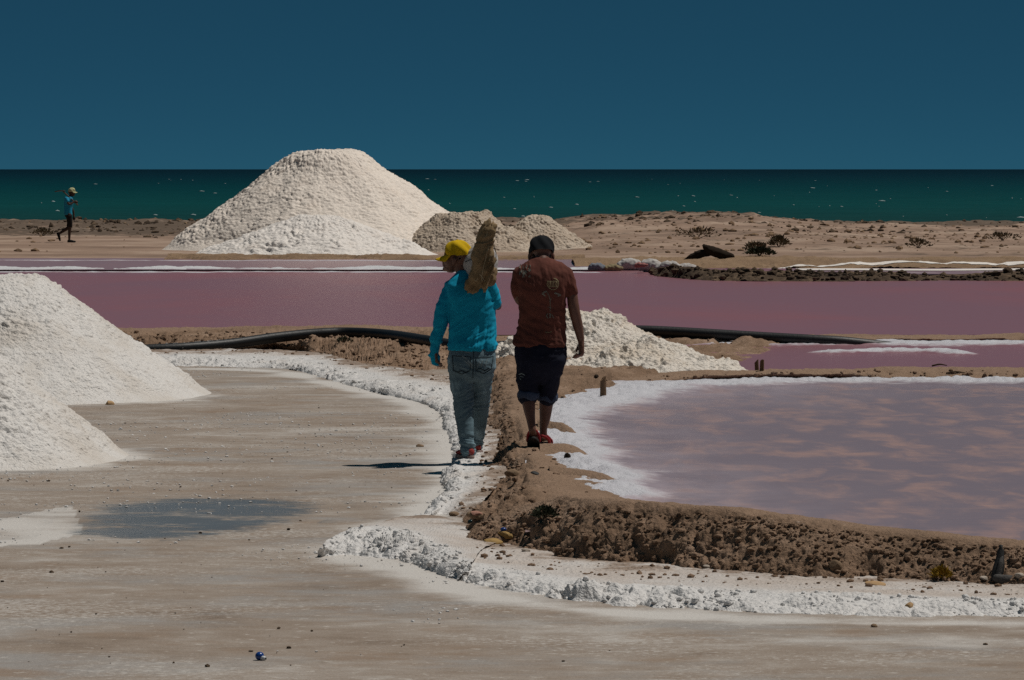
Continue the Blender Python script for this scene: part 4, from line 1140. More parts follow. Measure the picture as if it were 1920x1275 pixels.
B.tube([L(903, 528, yb + 0.02), L(908, 536, yb + 0.02), L(910, 540, yb + 0.02)], [0.030, 0.018, 0.008], 12, [0.5, 0.5, 0.5])
def folds_burlap(V):
    z = V[:, 2]
    vert = ridged(rotp(V, -0.35), (0.055, 0.1, 0.30), 5, 2) - 0.25
    neck = np.exp(-((z - lz(445)) / 0.05) ** 2)
    return 0.030 * vert + 0.010 * neck * (ridged(rotp(V, 0.25), (0.15, 0.2, 0.035), 6, 2) - 0.3) + 0.006 * fbm(V, 0.025, 3, 4)
burl = B.build("burlap_wrap", M['burlap'], 0.007, sackroot, 3, folds_burlap)
bvl = bvh_of(burl)
decal("tie_string", [(lp((915, 425), (914, 432), (908, 438)), 0.005), (lp((914, 470), (908, 490), (904, 512), (905, 520)), 0.006), (lp((900, 506), (907, 514), (910, 520)), 0.006), (lp((897, 514), (894, 519), (890, 517)), 0.005), (lp((918, 452), (911, 476)), 0.004)], bvl, M['string'], burl, 0.004)

# ------------------------------------------------------------------ the man in the maroon shirt
def Q(px, py, y=0.0): return Vector(((px - 1012) / S, y, (840 - py) / S - y * 0.066))
qz = lambda py, y=0.0: (840 - py) / S - y * 0.066
qx = lambda px: (px - 1012) / S
MAN_R = PZ(1012, 840, 0.190)
manR = empty("person", MAN_R)
tag(manR, "man walking with head bowed in maroon printed shirt, rolled navy trousers and black cap", "person", "salt workers")
B = Body()
headR = Q(1015, 474, 0.10)
atR = head_blobs(B, headR, (-0.12, 0.99, 0), 1.0, tilt=-0.45)
for e in (-1, 1):
    B.blob(atR(e * 0.097, -0.012, -0.036), (0.011, 0.020, 0.032)); B.blob(atR(e * 0.086, -0.004, -0.036), (0.016, 0.016, 0.022))
B.tube([Q(1017, 475, 0.06), Q(1017, 487, 0.015), Q(1016, 502, -0.01)], [0.055, 0.056, 0.068], 16)
B.torso([(qz(635), qx(978), qx(1050), 0, 0.08), (qz(590), qx(985), qx(1048), 0, 0.08), (qz(545), qx(982), qx(1052), 0, 0.09), (qz(508), qx(980), qx(1056), 0, 0.08), (qz(494), qx(995), qx(1040), 0, 0.05)])
B.tube([Q(1060, 515, 0), Q(1071, 550, -0.01), Q(1075, 578, -0.015), Q(1083, 612, 0.01), Q(1089, 640, 0.035)], [0.046, 0.043, 0.046, 0.041, 0.028], 16)
hand(B, Q(1089, 638, 0.035), (0.03, 0.05, -1), (-0.25, 0.95, 0), (-0.95, -0.25, 0), 0.195, 0.85)
B.tube([Q(971, 515, 0), Q(969, 545, 0.01), Q(977, 566, 0.04), Q(990, 560, 0.20), Q(1002, 545, 0.28)], [0.044, 0.042, 0.040, 0.034, 0.027], 16)
hand(B, Q(1003, 544, 0.285), (0.6, 0.3, 0.6), (0, 0.6, 0.6), (0.5, -0.6, 0.2), 0.18, 0.8)
# left leg pushes off, right leg is planted ahead
B.tube([Q(990, 670, 0), Q(990, 735, 0.0), Q(992, 763, -0.05), Q(995, 786, -0.09), Q(998, 806, -0.125)], [0.07, 0.056, 0.050, 0.036, 0.030], 16)
B.tube([Q(1030, 670, 0.02), Q(1026, 735, 0.09), Q(1024, 760, 0.11), Q(1022, 784, 0.11), Q(1019, 803, 0.115), Q(1019, 814, 0.12)], [0.07, 0.058, 0.055, 0.044, 0.031, 0.031], 16)
lt_h = Q(999, 818, -0.135); lt_t = Q(1003, 842, 0.01)
lu = Vector((0.05, 0.62, 0.78))
foot(B, lt_h + Vector((0, 0.01, 0.0)), lt_t + Vector((0, 0.02, 0.02)), 0.044, 0.05, lu)
rz_ = qz(833, 0.12)
foot(B, (qx(1018), 0.10, rz_ + 0.016), (qx(1027), 0.33, rz_ + 0.012), 0.044, 0.055)
B.build("body", M['skin'], 0.0065, manR, 3)
H = Body(); H.blob(atR(0, -0.040, -0.010), (0.076, 0.062, 0.058)); H.build("hair", M['hair'], 0.008, manR, 2, lambda V: 0.003 * fbm(V, 0.012, 2, 2))
cap(manR, atR(0, -0.012, 0.012), (-0.12, 0.99, 0), M['black_cap'], 1.12, tilt=0.30, crown=0.116)

B = Body()
B.torso([(qz(649), qx(962), qx(1063), 0, 0.128), (qz(632), qx(966), qx(1060), 0, 0.120), (qz(605), qx(972), qx(1058), -0.005, 0.112), (qz(575), qx(974), qx(1059), -0.02, 0.114), (qz(545), qx(971), qx(1064), -0.035, 0.120),
         (qz(518), qx(969), qx(1067), -0.03, 0.112), (qz(502), qx(974), qx(1062), -0.012, 0.092), (qz(492), qx(988), qx(1046), 0.005, 0.074), (qz(486), qx(999), qx(1034), 0.015, 0.062)])
B.tube([Q(1059, 515, -0.01), Q(1067, 535, -0.01), Q(1070, 550, -0.01)], [0.056, 0.054, 0.049], 20, [1.2, 1.2, 1.2])
B.tube([Q(974, 515, -0.01), Q(970, 540, 0.0), Q(971, 553, 0.02)], [0.052, 0.050, 0.046], 20, [1.2, 1.2, 1.2])
def folds_tee(V):
    low = sstep(1.25, 0.95, V[:, 2])
    return 0.015 * (ridged(rotp(V, -0.5), (0.18, 0.2, 0.06), 13, 2) - 0.3) * (0.4 + 0.6 * low) + 0.007 * (ridged(rotp(V, 0.15), (0.04, 0.1, 0.3), 18, 2) - 0.3) + 0.005 * fbm(V, 0.1, 3, 15)
tee = B.build("shirt", M['maroon'], 0.0075, manR, 6, folds_tee)
bv = bvh_of(tee)
def qp(*pts): return [(qx(a), qz(b2)) for a, b2 in pts]
arc = [(1036.5 + 10.5 * math.sin(a), 533 - 10.5 * math.cos(a)) for a in np.linspace(0.1, 1.35, 8)]
arc2 = [(1036.5 + 10.0 * math.sin(a), 533.5 - 10.5 * math.cos(a)) for a in np.linspace(2.0, 4.2, 10)]
pr_st = [(qp(*arc), 0.007), (qp(*arc2), 0.005)]
for k in range(8):
    x = 1026.5 + k * 2.75; bow = (k - 3.5) * 0.35
    pr_st.append((qp((x - bow * 0.4, 528), (x + bow, 533), (x - bow * 0.4, 538.5)), 0.0055))
pr_st += [(qp((1025, 528), (1047, 528)), 0.004), (qp((1026, 538.5), (1046, 538.5)), 0.004)]
decal("emblem", pr_st, bv, M['print'], tee)
decal("print_figure", [(qp((1016, 553), (1019, 549), (1025, 547)), 0.012), (qp((1018, 552), (1022, 556)), 0.010), (qp((1039, 550), (1046, 552), (1051, 555)), 0.013), (qp((1045, 556), (1050, 554)), 0.010),
                       (qp((1026, 549), (1029, 556), (1031, 563), (1031, 572), (1031, 584)), 0.005), (qp((1033, 560), (1030, 566)), 0.005), (qp((1027, 597), (1024, 592), (1027, 588)), 0.006), (qp((1031, 596), (1031, 588)), 0.011),
                       (qp((1034, 590), (1038, 597)), 0.006), (qp((1026, 576), (1034, 578)), 0.003)], bv, M['print_grey'], tee)
rp = random.Random(3)
pat = []
for k in range(34):
    a, b2 = 974 + 20 * rp.random(), 497 + 22 * rp.random() ** 1.3
    if b2 > 515 and a < 980: continue
    pat.append((qp((a, b2), (a + 2.5 * (rp.random() - .4), b2 + 1.5 + 4.5 * rp.random())), 0.004 + 0.005 * rp.random()))
decal("faded_patch", pat, bv, M['print_grey'], tee)
decal("hem_line", [(qp((985, 626), (990, 634), (1000, 638), (1020, 639), (1040, 642), (1060, 640)), 0.006)], bv, M['maroon'], tee, 0.006)
decal("tear", [(qp((1022, 623), (1030, 623.5), (1034, 622)), 0.004)], bv, M['print'], tee)

B = Body()
B.torso([(qz(722), qx(988), qx(1036), 0.03, 0.06), (qz(702), qx(973), qx(1052), 0.012, 0.112), (qz(680), qx(967), qx(1060), -0.005, 0.135), (qz(660), qx(965), qx(1062), -0.005, 0.128), (qz(640), qx(968), qx(1059), 0, 0.112)], p=2.3)
B.tube([Q(990, 672, 0), Q(989, 695, 0), Q(989, 715, 0.0), Q(990, 732, 0.0), Q(990, 744, -0.01)], [0.098, 0.092, 0.088, 0.081, 0.077], 22, [1.25, 1.25, 1.15, 1.1, 1.1])
B.tube([Q(1036, 672, 0.0), Q(1033, 695, 0.025), Q(1029, 715, 0.06), Q(1026, 735, 0.085), Q(1026, 746, 0.095)], [0.098, 0.092, 0.086, 0.079, 0.073], 22, [1.25, 1.2, 1.15, 1.1, 1.1])
trs = B.build("trousers", M['navy'], 0.0075, manR, 9, lambda V: 0.008 * (ridged(rotp(V, 0.3), (0.12, 0.2, 0.06), 14, 2) - 0.3) + 0.006 * fbm(V, 0.08, 3, 16))
for c, r, yy in ((Q(990, 741, -0.01), 0.075, 0), (Q(1026, 745, 0.095), 0.070, 0)):
    V = []; m, nn = 40, 12
    for i in range(m):
        a = 2 * math.pi * i / m
        for j in range(nn):
            q = 2 * math.pi * j / nn; w = 1 + 0.05 * math.sin(a * 3 + 1) + 0.04 * math.sin(a * 7)
            rr = r * w + 0.013 * math.cos(q); zz = (0.032 + 0.006 * math.sin(a * 4)) * math.sin(q) + 0.008 * math.sin(a * 2)
            V.append((c.x + math.cos(a) * rr, c.y + math.sin(a) * rr * 1.08, c.z + zz))
    F = [(i * nn + j, i * nn + (j + 1) % nn, ((i + 1) % m) * nn + (j + 1) % nn, ((i + 1) % m) * nn + j) for i in range(m) for j in range(nn)]
    mesh_obj("rolled_cuff", V, F, M['cuff'], trs)
bv = bvh_of(trs)
decal("embroidery", [(qp((973, 702), (978, 700), (984, 703)), 0.005), (qp((974, 708), (977, 712)), 0.004), (qp((975, 705), (982, 707)), 0.003)], bv, M['fade'], trs)
# sandals: sole under the foot, straps over it
def sandal(heel, toe, up, w):
    root = mesh = None
    a, t = Vector(heel), Vector(toe); u = Vector(up).normalized(); d = t - a; s_ = d.cross(u).normalized()
    u = s_.cross(d).normalized()
    m = 30; rings = []
    for lift, k in ((0, 0.96), (0.004, 1.0), (0.020, 1.0), (0.024, 0.96)):
        r = []
        for i in range(m):
            q = 2 * math.pi * i / m; f = 0.5 - 0.5 * math.cos(q)
            ww = w * (0.78 + 0.34 * math.sin(min(1, f * 1.05) * math.pi * 0.62)) * k; sd_ = math.sin(q)
            r.append(tuple(a + d * (0.5 - 0.54 * k * math.cos(q)) + s_ * ww * np.sign(sd_) * abs(sd_) ** 0.7 + u * lift))
        rings.append(np.array(r))
    Sb = Body(); Sb.rings(rings)
    o = mesh_obj("sandal", np.concatenate(Sb.V), Sb.F, M['sole_dark'], manR)
    def strap(p0, lift0, top, p1, name="strap"):
        T = Body()
        T.tube([a + d * p0 + s_ * w * 0.95 + u * lift0, a + d * (p0 * 0.5 + p1 * 0.5) + s_ * w * 0.78 + u * top * 0.72, a + d * p1 + u * top, a + d * (p0 * 0.5 + p1 * 0.5) - s_ * w * 0.78 + u * top * 0.72, a + d * p0 - s_ * w * 0.95 + u * lift0],
               [0.011] * 5, 10, [0.55] * 5)
        mesh_obj(name, np.concatenate(T.V), T.F, M['red_strap'], o)
    strap(0.30, 0.02, 0.085, -0.06); strap(0.72, 0.02, 0.062, 0.70); strap(0.35, 0.02, 0.090, 0.30)
    return o
sandal(lt_h - lu * 0.030, lt_t - lu * 0.012, lu, 0.050)
sandal((qx(1017), 0.055, rz_ - 0.014), (qx(1028), 0.33, rz_ - 0.016), (0, 0, 1), 0.047)

# ------------------------------------------------------------------ the far man with a shovel
K = 9.11 * 59.0
def Fp(zx, zy, y=0.0): return Vector(((zx - 490) / K, y, (1138 - zy) / K))
FAR = PZ(133.8, 454.5, 0.055)
manF = empty("person", FAR)
tag(manF, "distant man in blue shirt walking right along the beach with a shovel", "person", "salt workers")
B = Body()
head_blobs(B, Fp(497, 282), (0.97, -0.1, 0), 0.98, tilt=-0.1)
B.tube([Fp(490, 310), Fp(478, 345), Fp(470, 370)], [0.052, 0.052, 0.06], 12)
B.torso([((1138 - 650) / K, -0.19, 0.0, 0, 0.13), ((1138 - 500) / K, -0.19, 0.03, 0, 0.14), ((1138 - 390) / K, -0.18, 0.03, 0, 0.16), ((1138 - 350) / K, -0.12, 0.01, 0, 0.10)])
B.tube([Fp(425, 385, -0.19), Fp(455, 470, -0.22), Fp(500, 470, -0.20), Fp(545, 440, -0.16)], [0.045, 0.038, 0.034, 0.028], 12)
hand(B, Fp(545, 440, -0.16), (0.9, 0.1, -0.2), (0, -0.3, 1), (0, 0.9, 0.3), 0.18, 1.0)
B.tube([Fp(440, 390, 0.19), Fp(480, 520, 0.22), Fp(512, 600, 0.22), Fp(522, 680, 0.22)], [0.045, 0.040, 0.034, 0.028], 12)
hand(B, Fp(522, 690, 0.22), (0, 0, -1), (0.9, 0, 0), (0, -0.9, 0), 0.18, 0.6)
B.tube([Fp(455, 660, -0.08), Fp(470, 850, -0.08), Fp(463, 960, -0.08), Fp(458, 1085, -0.08)], [0.085, 0.060, 0.050, 0.036], 14)
foot(B, Fp(440, 1134, -0.08), Fp(560, 1134, -0.08), 0.048, 0.07)
B.tube([Fp(450, 660, 0.08), Fp(455, 800, 0.08), Fp(435, 880, 0.08), Fp(350, 940, 0.08), Fp(272, 990, 0.08)], [0.085, 0.066, 0.058, 0.050, 0.036], 14)
foot(B, Fp(238, 985, 0.08), Fp(275, 1110, 0.08), 0.046, 0.07, (1, 0, 0.3))
B.build("body", M['skin_far'], 0.012, manF, 3)
B = Body()
B.torso([((1138 - 668) / K, (370 - 490) / K, (506 - 490) / K, 0, 0.155), ((1138 - 560) / K, (370 - 490) / K, (510 - 490) / K, 0, 0.150), ((1138 - 450) / K, (370 - 490) / K, (532 - 490) / K, 0, 0.17), ((1138 - 380) / K, (382 - 490) / K, (535 - 490) / K, 0, 0.18), ((1138 - 345) / K, (410 - 490) / K, (515 - 490) / K, 0, 0.11)])
B.tube([Fp(420, 385, -0.17), Fp(440, 425, -0.20)], [0.068, 0.064], 14); B.tube([Fp(435, 390, 0.17), Fp(460, 450, 0.2)], [0.066, 0.06], 14)
B.build("shirt", M['far_shirt'], 0.014, manF, 4, lambda V: 0.012 * fbm(V, (0.1, 0.1, 0.2), 2, 3))
B = Body()
B.torso([((1138 - 700) / K, (385 - 490) / K, (505 - 490) / K, 0, 0.14), ((1138 - 650) / K, (378 - 490) / K, (505 - 490) / K, 0, 0.15)])
B.tube([Fp(455, 690, -0.08), Fp(470, 780, -0.08), Fp(475, 850, -0.08)], [0.10, 0.085, 0.075], 14); B.tube([Fp(448, 690, 0.08), Fp(455, 790, 0.08), Fp(445, 850, 0.08)], [0.10, 0.085, 0.075], 14)
B.build("shorts", M['far_shorts'], 0.014, manF, 3)
cap(manF, Fp(498, 262), (0.97, -0.1, 0), M['far_cap'], 1.06, tilt=0.06)
for s_, hx, hz, tx, tz, y in (("shoe", 428, 1138, 562, 1138, -0.08),):
    shoe(manF, Fp(hx, hz, y), Fp(tx, tz, y), 0.056, 0.075, M['sole_dark'], M['sole_dark'])
shoe(manF, Fp(228, 975, 0.08), Fp(278, 1112, 0.08), 0.054, 0.075, M['sole_dark'], M['sole_dark'], up=(0.9, 0, 0.35))
sh = empty("shovel", FAR)
tag(sh, "shovel with dark blade over the distant man's shoulder", "shovel")
B = Body(); B.tube([Fp(612, 494, -0.17), Fp(480, 372, -0.14), Fp(350, 252, -0.10)], [0.017, 0.018, 0.018], 10); mesh_obj("handle", np.concatenate(B.V), B.F, M['handle_wood'], sh)
V = []
for i in range(9):
    q = i / 8
    for j in range(9):
        r = (j / 8 - 0.5) * 2; w = 0.115 * (1 - 0.65 * max(0, q - 0.55) ** 1.5 * 3.3) if q > 0.1 else 0.10
        c = Fp(392 - 178 * q, 238 + 14 * q - 10 * math.sin(q * 3), -0.10)
        V.append((c.x, c.y + r * w, c.z - 0.022 * (1 - r * r) - 0.012))
bl = mesh_obj("blade", V, [tuple(f) for f in grid_faces(9, 9)], M['steel'], sh)
md = bl.modifiers.new("t", 'SOLIDIFY'); md.thickness = 0.012

# ================================================================== THINGS
def ground_hit(x, y, top=3.0):
    dg = bpy.context.evaluated_depsgraph_get()
    ok, loc, *_ = scene.ray_cast(dg, Vector((x, y, top)), Vector((0, 0, -1)))
    return loc.z if ok else 0.0
def seen(px, py):
    """the surface point that the camera sees at that place of the photo"""
    dg = bpy.context.evaluated_depsgraph_get()
    ok, loc, *_ = scene.ray_cast(dg, Vector((0, 0, CAM_H)), ray(px, py).normalized())
    return loc.copy() if ok else PZ(px, py, 0)
def stand(px, py, z): p = PZ(px, py, z); return p
M['pipe'] = plain("black_pipe", (0.014, 0.015, 0.016), 0.5, 0.35, 0.25, 30)
M['pipe_salt'] = plain("pipe_salt", (0.30, 0.29, 0.28), 0.8, 0.2, 0.5)
M['stake'] = plain("stake_wood", (0.17, 0.105, 0.062), 0.9, 0.1, 0.8, 40)
M['stone_yellow'] = plain("stone_yellow", (0.36, 0.23, 0.085), 0.85, 0.2, 0.7, 25)
M['stone_brown'] = plain("stone_brown", (0.22, 0.15, 0.095), 0.9, 0.15, 0.7, 25)
M['stone_pink'] = plain("stone_pink", (0.36, 0.19, 0.14), 0.9, 0.15, 0.7, 25)
M['stone_tan'] = plain("stone_tan", (0.45, 0.29, 0.15), 0.85, 0.2, 0.5, 25)
M['stone_pale'] = plain("stone_pale", (0.42, 0.36, 0.30), 0.85, 0.2, 0.5, 25)
M['blue'] = plain("blue_plastic", (0.006, 0.045, 0.22), 0.3, 0.5)
M['white_plastic'] = plain("white_plastic", (0.62, 0.64, 0.66), 0.4, 0.4)
M['rubber'] = plain("worn_rubber", (0.030, 0.030, 0.030), 0.7, 0.3, 0.5)
M['rubber_grey'] = plain("worn_insole", (0.085, 0.080, 0.076), 0.85, 0.2, 0.5)
M['log'] = plain("charred_log", (0.030, 0.021, 0.015), 0.95, 0.1, 1.0, 12)
M['leaf'] = plain("dry_leaf", (0.13, 0.10, 0.062), 0.9, 0.1)
M['leaf_green'] = plain("dusty_leaf", (0.06, 0.066, 0.042), 0.9, 0.1)
M['weed'] = plain("yellow_weed", (0.26, 0.16, 0.02), 0.9, 0.1)
M['bag_white'] = fabric("sandbag_white", (0.48, 0.45, 0.42), (0.36, 0.34, 0.33), 60)
M['bag_grey'] = fabric("sandbag_grey", (0.19, 0.20, 0.23), (0.14, 0.15, 0.17), 60)
M['bag_olive'] = fabric("sandbag_olive", (0.26, 0.21, 0.12), (0.2, 0.16, 0.1), 60)
M['bag_pink'] = fabric("sandbag_pink", (0.36, 0.16, 0.14), (0.3, 0.13, 0.12), 60)
M['twig'] = plain("dry_twig", (0.06, 0.042, 0.028), 0.95, 0.05)

# the black pipe, one long run that dips behind the cream heap
PIPE = [(200, 660, 55.4), (262, 656, 55.4), (340, 652.5, 55.5), (430, 645, 55.8), (520, 632.5, 56.1), (600, 625, 56.3), (660, 623.5, 56.3), (730, 628, 55.6), (800, 638.5, 54.2), (860, 648, 53.5), (930, 650, 53.5), (1010, 640, 54.8), (1090, 626, 56.0), (1160, 620, 56.5), (1230, 620.5, 56.5), (1330, 626, 56.4), (1430, 632, 56.3), (1520, 637, 56.2), (1580, 640.5, 56.2), (1650, 648, 56.3), (1720, 656, 56.4)]
B = Body(); B.tube([PD(p[0], p[1], p[2] - 0.45) for p in PIPE], [0.068] * len(PIPE), 18, up=(0, 0, 1), sub=10)
pipe = mesh_obj("pipe", np.concatenate(B.V), B.F, M['pipe'])
tag(pipe, "long black plastic pipe arching over the earth banks behind the men", "pipe")
# salt crust caked on the pipe where it lies low
def crust_on(px0, px1, name, seed):
    rng = np.random.default_rng(seed); P = []; k = np.array([p[0] for p in PIPE])
    for i in range(120):
        px = px0 + (px1 - px0) * rng.random()
        py = np.interp(px, k, [p[1] for p in PIPE]); D = np.interp(px, k, [p[2] for p in PIPE])
        q = PD(px, py, D - 0.45); a = rng.random() * 2.6 - 0.2
        P.append((q.x, q.y - 0.06 * math.cos(a) * (0.9 + .2 * rng.random()), q.z + 0.062 * math.sin(a)))
    V, F = lumps(np.array(P), 0.006 + 0.012 * rng.random(120), seed, 1, 0.7)
    return tag(mesh_obj(name, V, F, M['pipe_salt'], pipe, smooth=False), kind="stuff")
crust_on(262, 430, "salt_crust", 3)

def stake(px, py, h, r, lean, label, z, seed):
    c = seen(px, py); rng = np.random.default_rng(seed); V = []; m = 14; n = 9
    for i in range(n):
        q = i / (n - 1)
        for j in range(m):
            a = 2 * math.pi * j / m; rr = r * (1.05 - 0.12 * q) * (1 + 0.16 * math.sin(2 * a + seed) + 0.08 * rng.random())
            V.append((math.cos(a) * rr + lean * q * h, math.sin(a) * rr, -0.08 + q * (h + 0.08) + (0.022 * math.sin(a * 1.0 + seed) + 0.010 * rng.random() if i == n - 1 else 0)))
    V.append((lean * h, 0, h - 0.012)); k = len(V) - 1
    F = [tuple(f) for f in grid_faces(n, m, True)] + [((n - 1) * m + j, (n - 1) * m + (j + 1) % m, k) for j in range(m)]
    o = mesh_obj("wooden_stake", V, F, M['stake'], smooth=False); o.location = c
    return tag(o, label, "stake", "wooden stakes")
stake(1131, 741, 0.16, 0.026, 0.0, "single short wooden stake in the salt rim right of the rolled trousers", 0.13, 1)
stake(1420, 694, 0.095, 0.020, -0.10, "left one of the stake pair on the tan bank", 0.20, 2)
stake(1428, 695, 0.100, 0.022, 0.05, "right one of the stake pair on the tan bank", 0.20, 3)

# blue plastic bulb lying on the pan
c = PZ(488, 1238, 0.0)
bulb = empty("plastic_bulb", c); tag(bulb, "small round blue plastic bulb with white neck on the pan floor", "bulb")
V, F = ico(3); V = V * 0.022; V[:, 2] *= 0.96
mesh_obj("bulb_body", V + np.array([-0.003, 0, 0.021]), F, M['blue'], bulb)
B = Body(); B.tube([(0.008, -0.010, 0.014), (0.020, -0.016, 0.012)], [0.011, 0.0105], 14); mesh_obj("neck", np.concatenate(B.V), B.F, M['white_plastic'], bulb)
V, F = ico(2); mesh_obj("plug", V * np.array([0.004, 0.006, 0.006]) + np.array([0.0285, -0.022, 0.011]), F, M['rubber'], bulb)

# worn shoe standing upright in the bank
c = seen(1876, 1082) - Vector((0, 0, 0.02))
old = empty("discarded_shoe", c, 0.25); tag(old, "dark worn rubber shoe standing upright in the earth bank at right edge", "shoe")
V = []; n, m = 14, 16
for i in range(n):
    q = i / (n - 1); w = 0.034 * (0.85 + 0.25 * math.sin(q * 5.5) + (-0.35 if q > 0.92 else 0)); zc = q * 0.20
    for j in range(m):
        a = 2 * math.pi * j / m
        V.append((math.cos(a) * w + 0.012 * q - 0.03 * (1 - q) ** 2, math.sin(a) * 0.016 + 0.03 * q, zc))
mesh_obj("sole", V + [(0.012, 0.03, 0.205)], [tuple(f) for f in grid_faces(n, m, True)] + [((n - 1) * m + j, (n - 1) * m + (j + 1) % m, n * m) for j in range(m)], M['rubber'], old)
B = Body(); B.tube([(-0.03, -0.02, 0.015), (0.02, -0.045, 0.005), (0.075, -0.05, 0.012)], [0.026, 0.034, 0.022], 16, [0.8, 0.7, 0.6]); B.build("heel_cup", M['rubber_grey'], 0.006, old, 2)
B = Body(); B.tube([(-0.018, -0.012, 0.03), (0.0, -0.004, 0.10), (0.012, 0.008, 0.135)], [0.016, 0.017, 0.010], 12, [0.6, 0.6, 0.6]); B.build("insole", M['rubber_grey'], 0.005, old, 2)

def stone(px, py, z, size, mat, label, seed, rz=0.0, sub=3, cat="stone", angular=0.5):
    V, F = ico(sub); rng = np.random.default_rng(seed)
    U = V.copy()
    for k in range(9):     # chop flat facets
        n = rng.normal(size=3); n /= np.linalg.norm(n); d = 0.62 + 0.25 * rng.random()
        h = U @ n; U = U - np.outer(np.maximum(0, h - d), n) * (0.6 + 0.4 * angular)
    U += 0.06 * fbm(U, 0.4, 3, seed)[:, None] * V
    U = U * np.array(size)
    o = mesh_obj("stone", U, F, mat, smooth=False); c = seen(px, py); o.location = c + Vector((0, 0.5 * size[1], size[2] * 0.25)); o.rotation_euler = (0.1, 0.12, rz)
    return tag(o, label, cat, "stones on the banks")
stone(951, 1007, 0.10, (0.062, 0.06, 0.032), M['stone_yellow'], "yellow ochre stone at the left foot of the front bank", 1, 0.3)
stone(926, 1020, 0.06, (0.075, 0.05, 0.030), M['stone_yellow'], "lower ochre stone wedged beside the bank foot", 2, 0.6)
stone(898, 970, 0.10, (0.085, 0.06, 0.032), M['stone_brown'], "flat brown stone overhanging the salt at the path corner", 3, 0.1)
stone(892, 964, 0.14, (0.045, 0.04, 0.016), M['stone_pink'], "small pink slab lying on the flat brown stone", 4, 0.2)
stone(852, 968, 0.04, (0.042, 0.04, 0.026), M['stone_brown'], "leftmost brown stone in the salt at the path corner", 5)
stone(1642, 1096, 0.05, (0.062, 0.045, 0.016), M['stone_tan'], "flat tan stone at the foot of the front bank", 6, -0.2)
stone(1566, 1068, 0.10, (0.042, 0.03, 0.045), M['stone_brown'], "upright brown stone crusted with salt on the bank", 7)
stone(1326, 1064, 0.06, (0.028, 0.02, 0.013), M['stone_pale'], "pale flat pebble low on the front bank", 8)
stone(1845, 1086, 0.06, (0.026, 0.02, 0.015), M['stone_pale'], "pale pebble left of the upright shoe", 9)
stone(1912, 1082, 0.07, (0.030, 0.025, 0.020), M['stone_pale'], "pale pebble right of the upright shoe", 10)
stone(1705, 1138, 0.06, (0.026, 0.024, 0.022), M['stone_tan'], "tan pebble sitting on the front salt ridge", 11)
stone(986, 1034, 0.04, (0.030, 0.022, 0.016), M['stone_pale'], "whitish pebble where salt meets the bank corner", 12)
stone(962, 890, 0.12, (0.065, 0.06, 0.035), M['stone_brown'], "dark clod beside the path left of the lower tongue", 13)
stone(1003, 890, 0.16, (0.035, 0.03, 0.020), M['rubber'], "blackish lump on the path edge below the right man", 14)
stone(1064, 858, 0.15, (0.028, 0.03, 0.030), M['log'], "black lump at the salt edge right of the sandals", 15)
stone(1118, 708, 0.16, (0.03, 0.03, 0.03), M['log'], "small dark lump on bank above the single stake", 16)
stone(1640, 1176, 0.008, (0.022, 0.02, 0.014), M['stone_brown'], "brown pebble just in front of the salt ridge", 17)
stone(788, 838, 0.0, (0.038, 0.03, 0.020), M['stone_brown'], "dark clod alone on the pan left of the jeans", 18)
stone(205, 759, 0.0, (0.05, 0.05, 0.035), M['stone_tan'], "tan lump at the foot of the rear left heap", 19)
# pieces of bottle glass by the stones
V, F = ico(2)
for (px, py, z, lab) in ((944, 995, 0.13, "dark blue bottle cap above the ochre stones"), (882, 980, 0.04, "dark teal glass shard under the flat stone")):
    o = mesh_obj("bottle_cap", V * np.array([0.020, 0.016, 0.014]), F, M['blue'] if 'cap' in lab else plain("teal_glass", (0.006, 0.028, 0.032), 0.15, 0.6)); o.location = seen(px, py) + Vector((0, 0, 0.008)); tag(o, lab, "litter")

# tufts and shrubs
def tuft(name, c, r, h, n, mat, label, cat, seed, group, lw=0.02, stems=True):
    rng = np.random.default_rng(seed); root = empty(name, c); tag(root, label, cat, group)
    V, F = [], []; SV = Body()
    for i in range(n):
        a = rng.random() * 6.283; q = rng.random() ** 0.5; el = 0.25 + 1.2 * rng.random()
        d = Vector((math.cos(a) * math.cos(el), math.sin(a) * math.cos(el), math.sin(el)))
        p = Vector((d.x * r, d.y * r, d.z * h)) * (0.35 + 0.65 * q)
        t = Vector(rng.normal(size=3)).normalized(); s_ = t.cross(d).normalized(); ln = lw * (1.5 + 2 * rng.random())
        k = len(V); w = lw * (0.4 + 0.5 * rng.random())
        V += [tuple(p - s_ * w * 0.3), tuple(p + d * ln * 0.5 - s_ * w), tuple(p + d * ln + t * ln * 0.3), tuple(p + d * ln * 0.5 + s_ * w)]; F.append((k, k + 1, k + 2, k + 3))
    mesh_obj("foliage", V, F, mat, root, smooth=False)
    for i in range(7):
        a = rng.random() * 6.283; el = 0.5 + 0.9 * rng.random()
        e = Vector((math.cos(a) * r * 0.7 * math.cos(el), math.sin(a) * r * 0.7 * math.cos(el), h * 0.8 * math.sin(el)))
        SV.tube([Vector((0, 0, -0.03)), e * 0.5 + Vector((0, 0, 0.01)), e], [lw * 0.35, lw * 0.25, lw * 0.12], 6, sub=2)
    mesh_obj("stem", np.concatenate(SV.V), SV.F, M['twig'], root)
    return root
SHR = [(1722, 462, .55, .32, "lone dry shrub on the sand slope between log and right edge", 'leaf'), (1308, 446, .7, .35, "wide grey brown shrub on the slope above the log", 'leaf'), 
       (1418, 464, .4, .22, "small shrub just right of the dark log", 'leaf'), (1460, 456, .4, .24, "slanting shrub second right of the log", 'leaf'), (1425, 490, .35, .18, "greenish tuft beside the upper salt line", 'leaf_green'),
       (1880, 452, .6, .22, "shrub near the right edge of the beach", 'leaf'), 
       (80, 428, .5, .22, "dark tuft on the left bank behind the distant man", 'leaf')]
